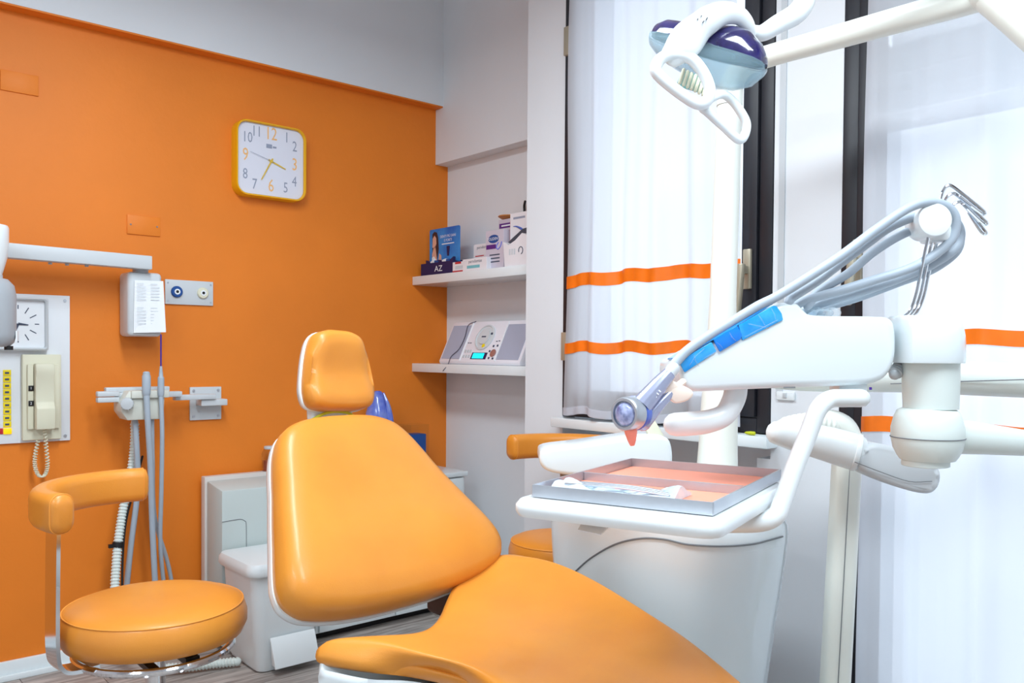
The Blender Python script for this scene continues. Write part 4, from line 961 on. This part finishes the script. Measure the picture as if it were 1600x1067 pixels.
# ---- tray and its rest
ZT = .872
tf = lambda px, py: on(px, py, 2, ZT)
c_ = [V((.905, .985)), V((.965, .685)), V((1.385, .86)), V((1.275, 1.135))]
def trayloop(m, z, pts=None):
    # rectangle of the tray in plan, grown by m
    cx_, cy_ = 1.143, .925; u = V((.905, .425, 0)).normalized(); v = V((-.205, .98, 0)).normalized()
    return cx_, cy_
TU = V((math.cos(math.radians(18.8)), math.sin(math.radians(18.8)), 0))          # across: front -> back
TV = V((TU.y, -TU.x, 0))*-1                                            # along the front edge
TCc = V((1.166, .947, 0))
TA, TB = .415, .30                                                    # depth, width
def trect(a0, a1, b0, b1, z, r=.012, k=4):
    return [TCc+TU*p+TV*q+Z*z for p, q in rrect(a1-a0, b1-b0, r, k, (a0+a1)/2, (b0+b1)/2)]
rest = part('tray_rest', loft([trect(-TA/2-.035, TA/2-.02, -TB/2-.016, TB/2+.016, .838, .03), trect(-TA/2-.04, TA/2-.015, -TB/2-.02, TB/2+.02, .846, .032), trect(-TA/2-.04, TA/2-.015, -TB/2-.02, TB/2+.02, .856, .032), trect(-TA/2-.034, TA/2-.02, -TB/2-.014, TB/2+.014, .864, .03)]), M_gloss, it, smooth=50)
part('rest_hub', lathe([(.03, .806), (.07, .818), (.08, .8385)], TCc+V((0, .02, 0)), Z, 28), M_gloss, it)
part('paper_scrap', prismw([TCc-TU*.20+TV*.03+Z*.815, TCc-TU*.20+TV*.07+Z*.818, TCc-TU*.14+TV*.08+Z*.837, TCc-TU*.14+TV*.02+Z*.837], Z, .0015), M_paper, it, smooth=0)
ty = thing('instrument_tray', TCc+Z*.8655, 'shallow two-compartment steel tray lined with salmon mats', 'tray')
zt0, zt1 = .8655, .885
A0, A1, B0, B1 = -TA/2, TA/2, -TB/2, TB/2
w_ = .003
def tb_(a0, a1, b0, b1, z0, z1): return loft([trect(a0, a1, b0, b1, z0, .001, 1), trect(a0, a1, b0, b1, z1, .001, 1)])
part('tray_base', tb_(A0, A1, B0, B1, zt0, zt0+.002), M_steel, ty, smooth=0)
for g in (tb_(A0, A0+w_, B0, B1, zt0+.002, zt1), tb_(A1-w_, A1, B0, B1, zt0+.002, zt1), tb_(A0+w_, A1-w_, B0, B0+w_, zt0+.002, zt1), tb_(A0+w_, A1-w_, B1-w_, B1, zt0+.002, zt1)):
    part('tray_wall', g, M_steel, ty, smooth=0)
dv = -.02
part('divider', tb_(dv, dv+.006, B0+w_, B1-w_, zt0+.002, zt1-.002), M_steel, ty, smooth=0)
part('mat', tb_(A0+w_+.001, dv-.001, B0+w_+.001, B1-w_-.001, zt0+.002, zt0+.0035), M_mat, ty, smooth=0)
part('mat', tb_(dv+.007, A1-w_-.001, B0+w_+.001, B1-w_-.001, zt0+.002, zt0+.0035), M_mat, ty, smooth=0)
# wrapped instruments on the tray
zi = zt0+.0040
pk = thing('instrument_pouch', TCc-TU*.13+TV*.02+Z*zi, 'crumpled pale blue clear pouch of instruments lying in the tray', 'pouch')
random.seed(3)
NU, NV = 26, 10; vs = []; fs = []
for L in (0, 1):
    for i in range(NU+1):
        for j in range(NV+1):
            s, tt = i/NU, j/NV
            q = B1-.012-(s*.21); wv = .5+.5*abs(2*s-1)
            a = -.125-.010*math.sin(s*5)+(tt-.5)*.085*wv
            hgt = .004+.012*(abs(2*s-1)**1.5)*math.sin(math.pi*tt)+.0045*math.sin(s*23+tt*9)*math.sin(math.pi*tt)+random.uniform(0, .003)*math.sin(math.pi*tt)
            vs.append(TCc+TU*a+TV*q+Z*(zi+(max(hgt, .0006) if L else 0)))
n = (NU+1)*(NV+1)
for i in range(NU):
    for j in range(NV):
        a = i*(NV+1)+j; fs.append((n+a, n+a+1, n+a+NV+2, n+a+NV+1)); fs.append((a, a+NV+1, a+NV+2, a+1))
per = [j for j in range(NV+1)]+[i*(NV+1)+NV for i in range(1, NU+1)]+[NU*(NV+1)+j for j in range(NV-1, -1, -1)]+[i*(NV+1) for i in range(NU-1, 0, -1)]
for q in range(len(per)): a, b = per[q], per[(q+1) % len(per)]; fs.append((a, b, n+b, n+a))
part('film', (vs, fs), M_pouch, pk, smooth=25)
for k in range(3):
    o0 = TCc+TU*(-.145+.013*k)+Z*(zi+.011)
    part('instrument', tube([o0+TV*(B1-.03), o0+TV*.02+Z*.002, o0-TV*.06-Z*.003], .0022, 8, 3), M_steel, pk)

# handpiece in the first holder ---------------------------------------
hp = thing('air_polisher', P(1000, 640, 1.36), 'mauve and blue powder handpiece with round lens and salmon nozzle', 'handpiece')
part('barrel', tube([P(1046, 583, 1.375), P(1030, 601, 1.37), P(1002, 634, 1.36)], [.011, .014, .0175], 20, 4, round_caps=False), M_hpv, hp)
part('lower_barrel', tube([P(1052, 610, 1.385), P(1030, 632, 1.375), P(1005, 662, 1.365)], [.008, .0095, .012], 16, 4), M_hpv, hp)
ax = (P(960, 646, 1.325)-P(1006, 642, 1.385)).normalized()
c0 = P(996, 645, 1.372)
part('blue_collar', lathe([(.026, -.004), (.028, .0), (.028, .010), (.026, .012)], c0, ax, 32), M_hpb, hp)
hd2 = part('powder_chamber', lathe([(.026, .012), (.0275, .014), (.0275, .034), (.025, .038), (.021, .038), (.020, .034)], c0, ax, 36), M_steel, hp)
part('lens', ball(c0+ax*.033, .0195, .0195, .009, *frame(ax)), M_lens, hp)
part('nozzle', lathe([(.0105, 0), (.010, .008), (.007, .02), (.004, .028), (.003, .029)], P(985, 668, 1.35), P(988, 705, 1.35)-P(984, 668, 1.35), 18), M_nozzle, hp)
part('connector', tube([P(1044, 586, 1.378), P(1052, 576, 1.382)], .0105, 14, 2), M_lgrey, hp)
part('logo_print', join(*[quad(P(1016+k*3.2, 634-k*4.2, 1.352), (RT*.6+UP*.8), (UP*.6-RT*.8), 0, 0, .002, .0045) for k in range(6)]), M_paper, hp, smooth=0)

# ================================================================ ASSISTANT ARM AND POST
aa = thing('assistant_arm', P(1305, 1060, 1.9), 'pale slanted post carrying a white assistant arm and ribbed tube', 'support arm')
pb = [P(1325, 690, 1.96), P(1315, 880, 1.935), P(1305, 1062, 1.91)]
g0 = pb[2]; dirp = (pb[2]-pb[0]).normalized(); foot = pb[0]+dirp*((pb[0].z)/-dirp.z)
part('post', loft([[o+rt0*a+V((fw.x, fw.y, 0)).normalized()*b for a, b in rrect(.058, .062, .018, 4)] for o in (pb[0]+Z*.02, pb[1], pb[2], foot)]), M_cream, aa, smooth=50)
part('post_seam', tube([pb[0]-fw*.032-rt0*.006, pb[1]-fw*.032-rt0*.006, pb[2]-fw*.032-rt0*.006], .001, 5, 2), M_seam, aa)
part('top_bend', tube([P(1328, 715, 1.96), P(1326, 690, 1.96), P(1316, 668, 1.96), P(1295, 658, 1.96), P(1270, 660, 1.96)], [.030, .031, .030, .027, .024], 18, 5), M_cream, aa)
part('ribbed_sleeve', ribbed([P(1302, 666, 1.95), P(1275, 660, 1.945), P(1248, 662, 1.94), P(1225, 668, 1.93)], .022, .012, .0012, 18), M_cream, aa)
# white arm: rounded bar from left end to the joint
part('arm', tube([P(1214, 676, 1.86), P(1240, 681, 1.86), P(1290, 693, 1.85), P(1332, 705, 1.84)], [.026, .032, .038, .0405], 24, 5, sy=.9, upv=(0, 0, 1)), M_gloss, aa)
part('joint_collar', lathe([(.030, -.004), (.0405, 0), (.0415, .004), (.0405, .009), (.03, .013)], P(1334, 706, 1.84), P(1350, 710, 1.835)-P(1334, 706, 1.84), 32), M_gloss, aa)
gp = spline([P(1334, 705, 1.835), P(1345, 694, 1.835), P(1370, 692, 1.83), P(1420, 706, 1.82), P(1452, 724, 1.81), P(1461, 740, 1.81), P(1456, 760, 1.81), P(1440, 769, 1.815), P(1405, 762, 1.82), P(1360, 745, 1.83), P(1336, 730, 1.835)], 4, True)
part('holder_head', prismw([p-fw*.03 for p in gp], fw, .08, .012, 4, 50), M_lgrey, aa, smooth=50)
part('holder_seam', tube([P(1336, 722, 1.80), P(1375, 737, 1.795), P(1420, 752, 1.785), P(1456, 752, 1.778)], .001, 5, 4), M_seam, aa)
# switch plate on the pier
p, q = on(1215, 611, 0, WX), on(1243, 626, 0, WX)
t = thing('wall_switch', (WX, (p.y+q.y)/2, q.z), 'small white switch plate on the pier between the windows', 'switch')
sp = part('plate', box((WX-.008, q.y, q.z), (WX, p.y, p.z), .003), M_gloss, t)
part('key', box((WX-.011, (p.y+q.y)/2-.006, q.z+.007), (WX-.008, (p.y+q.y)/2+.006, p.z-.004), .001), M_mid, sp)
# yellow plug on the sill
tag(part('yellow_tip', lathe([(.0005, 0), (.004, .006), (.0055, .02), (.0055, .032), (.003, .034)], (2.08, 1.405, .8745), V((.1, -1, .0)), 12), M_rope), 'small yellow-green tip lying on the window sill', 'tip')

# ================================================================ OPERATING LAMP
DL = 1.6
ol_ = thing('operating_lamp', P(1170, 60, DL), 'white operating lamp with purple and light blue reflector and loop handles', 'operating lamp')
def Z1(zx, zy, d=DL): return P(980+zx/4.447, zy/4.447, d)
a_ = P(1018, 56, 1.66); b_ = P(1198, 104, 1.56); axl = (b_-a_); L = axl.length; axu = axl.normalized()
perp = (UP-axu*UP.dot(axu)).normalized(); dep = axu.cross(perp).normalized()
def shell_half(sgn, prof, thick):
    rings = []
    for s, r, dd in prof:
        o = a_+axl*s; ring = []
        for k in range(13):
            th = math.pi*k/12; ring.append(o+dep*(dd*math.cos(th))+perp*(sgn*r*math.sin(th)))
        ring += [o+dep*(dd*.92*math.cos(th))+perp*(sgn*(r-thick)*max(math.sin(th), 0)+sgn*.001) for th in [math.pi*k/12 for k in range(12, -1, -1)]]
        rings.append(ring)
    return loft(rings)
part('purple_reflector', shell_half(1, [(.005, .006, .008), (.04, .026, .028), (.12, .036, .042), (.3, .040, .048), (.5, .046, .05), (.66, .054, .05), (.78, .052, .048), (.9, .036, .04), (.97, .018, .026), (.995, .006, .008)], .004), M_lamppurp, ol_, smooth=60)
part('blue_diffuser', shell_half(-1, [(.005, .006, .01), (.03, .020, .03), (.12, .034, .044), (.3, .048, .05), (.5, .058, .052), (.66, .062, .052), (.8, .058, .05), (.92, .042, .044), (.98, .02, .03), (.995, .006, .01)], .003), M_lampblue, ol_, smooth=60)
part('dark_gasket', tube([a_+axl*.01, a_+axl*.5+dep*-.051, a_+axl*.99, a_+axl*.5+dep*.051], .0025, 8, 8, True), M_inkd, ol_)
hood = part('hood', tube([Z1(300, 400, 1.545), Z1(350, 350, 1.54), Z1(420, 275, 1.535), Z1(490, 205, 1.535), Z1(560, 145, 1.54), Z1(670, 95, 1.55), Z1(770, 105, 1.57), Z1(840, 170, 1.59), Z1(870, 240, 1.61)], [.022, .028, .032, .030, .027, .021, .017, .014, .011], 20, 5, sy=.55, upv=tuple(dep.cross(axu))), M_gloss, ol_, smooth=60)
for zx, zy in ((505, 130), (545, 145), (480, 152), (520, 168)): part('vent_hole', cyl(Z1(zx, zy, 1.525), -fw, .0012, .014, 8), M_seam, hood)
part('hand_loop', tube([Z1(*p, 1.535) for p in ((200, 460), (215, 520), (350, 635), (485, 720), (552, 700), (573, 620), (525, 500), (440, 405), (330, 378), (245, 400))], [.0108]*10, 14, 6, True), M_gloss, ol_)
part('hand_loop', tube([Z1(*p) for p in ((525, 745, 1.56), (560, 780, 1.56), (660, 870, 1.57), (770, 968, 1.58), (815, 940, 1.585), (828, 860, 1.59), (790, 780, 1.59), (730, 700, 1.59), (660, 655, 1.58), (570, 690, 1.56))], [.0085]*10, 12, 6, True), M_gloss, ol_)
for k in range(7):
    zx = 375+k*27; zy = 505+k*14
    part('led_rib', tube([Z1(zx+18, zy-20, 1.57), Z1(zx-10, zy+70, 1.565)], .0034, 8, 2), M_ivory, ol_)
part('led_board', obox(Z1(455, 570, 1.585), axu, perp, dep, .055, .03, .004), mat('teal_board', (110, 170, 170), .4), ol_)
part('hub_cover', ball(Z1(790, 190, 1.60), .014, .014, .014), M_lgrey, ol_)
part('yoke', tube([Z1(850, 215, 1.62), P(1190, 52, 1.63), P(1215, 38, 1.635), P(1243, 22, 1.64), P(1256, 5, 1.64), P(1262, -20, 1.64), P(1300, -60, 1.64), P(1420, -70, 1.65), P(1540, -30, 1.66)], [.012, .0155, .018, .020, .020, .019, .02, .02, .02], 16, 6), M_gloss, ol_)
part('upper_arm', tube([cend, P(1160, 105, 2.08), P(1200, 88, 2.02), P(1300, 60, 1.90), P(1400, 32, 1.80), P(1510, 2, 1.70), P(1540, -8, 1.67)], [.030, .028, .026, .0265, .027, .0275, .028], 18, 4), M_cream, ol_)
part('elbow', ball(P(1545, -15, 1.665), .04, .04, .04), M_cream, ol_)
part('lower_arm', tube([P(1545, -15, 1.665), P(1590, 25, 1.63), P(1640, 72, 1.60), P(1720, 140, 1.55), P(1860, 250, 1.50), P(1900, 300, 1.50)], [.038, .036, .034, .032, .034, .036], 18, 4), M_cream, ol_)
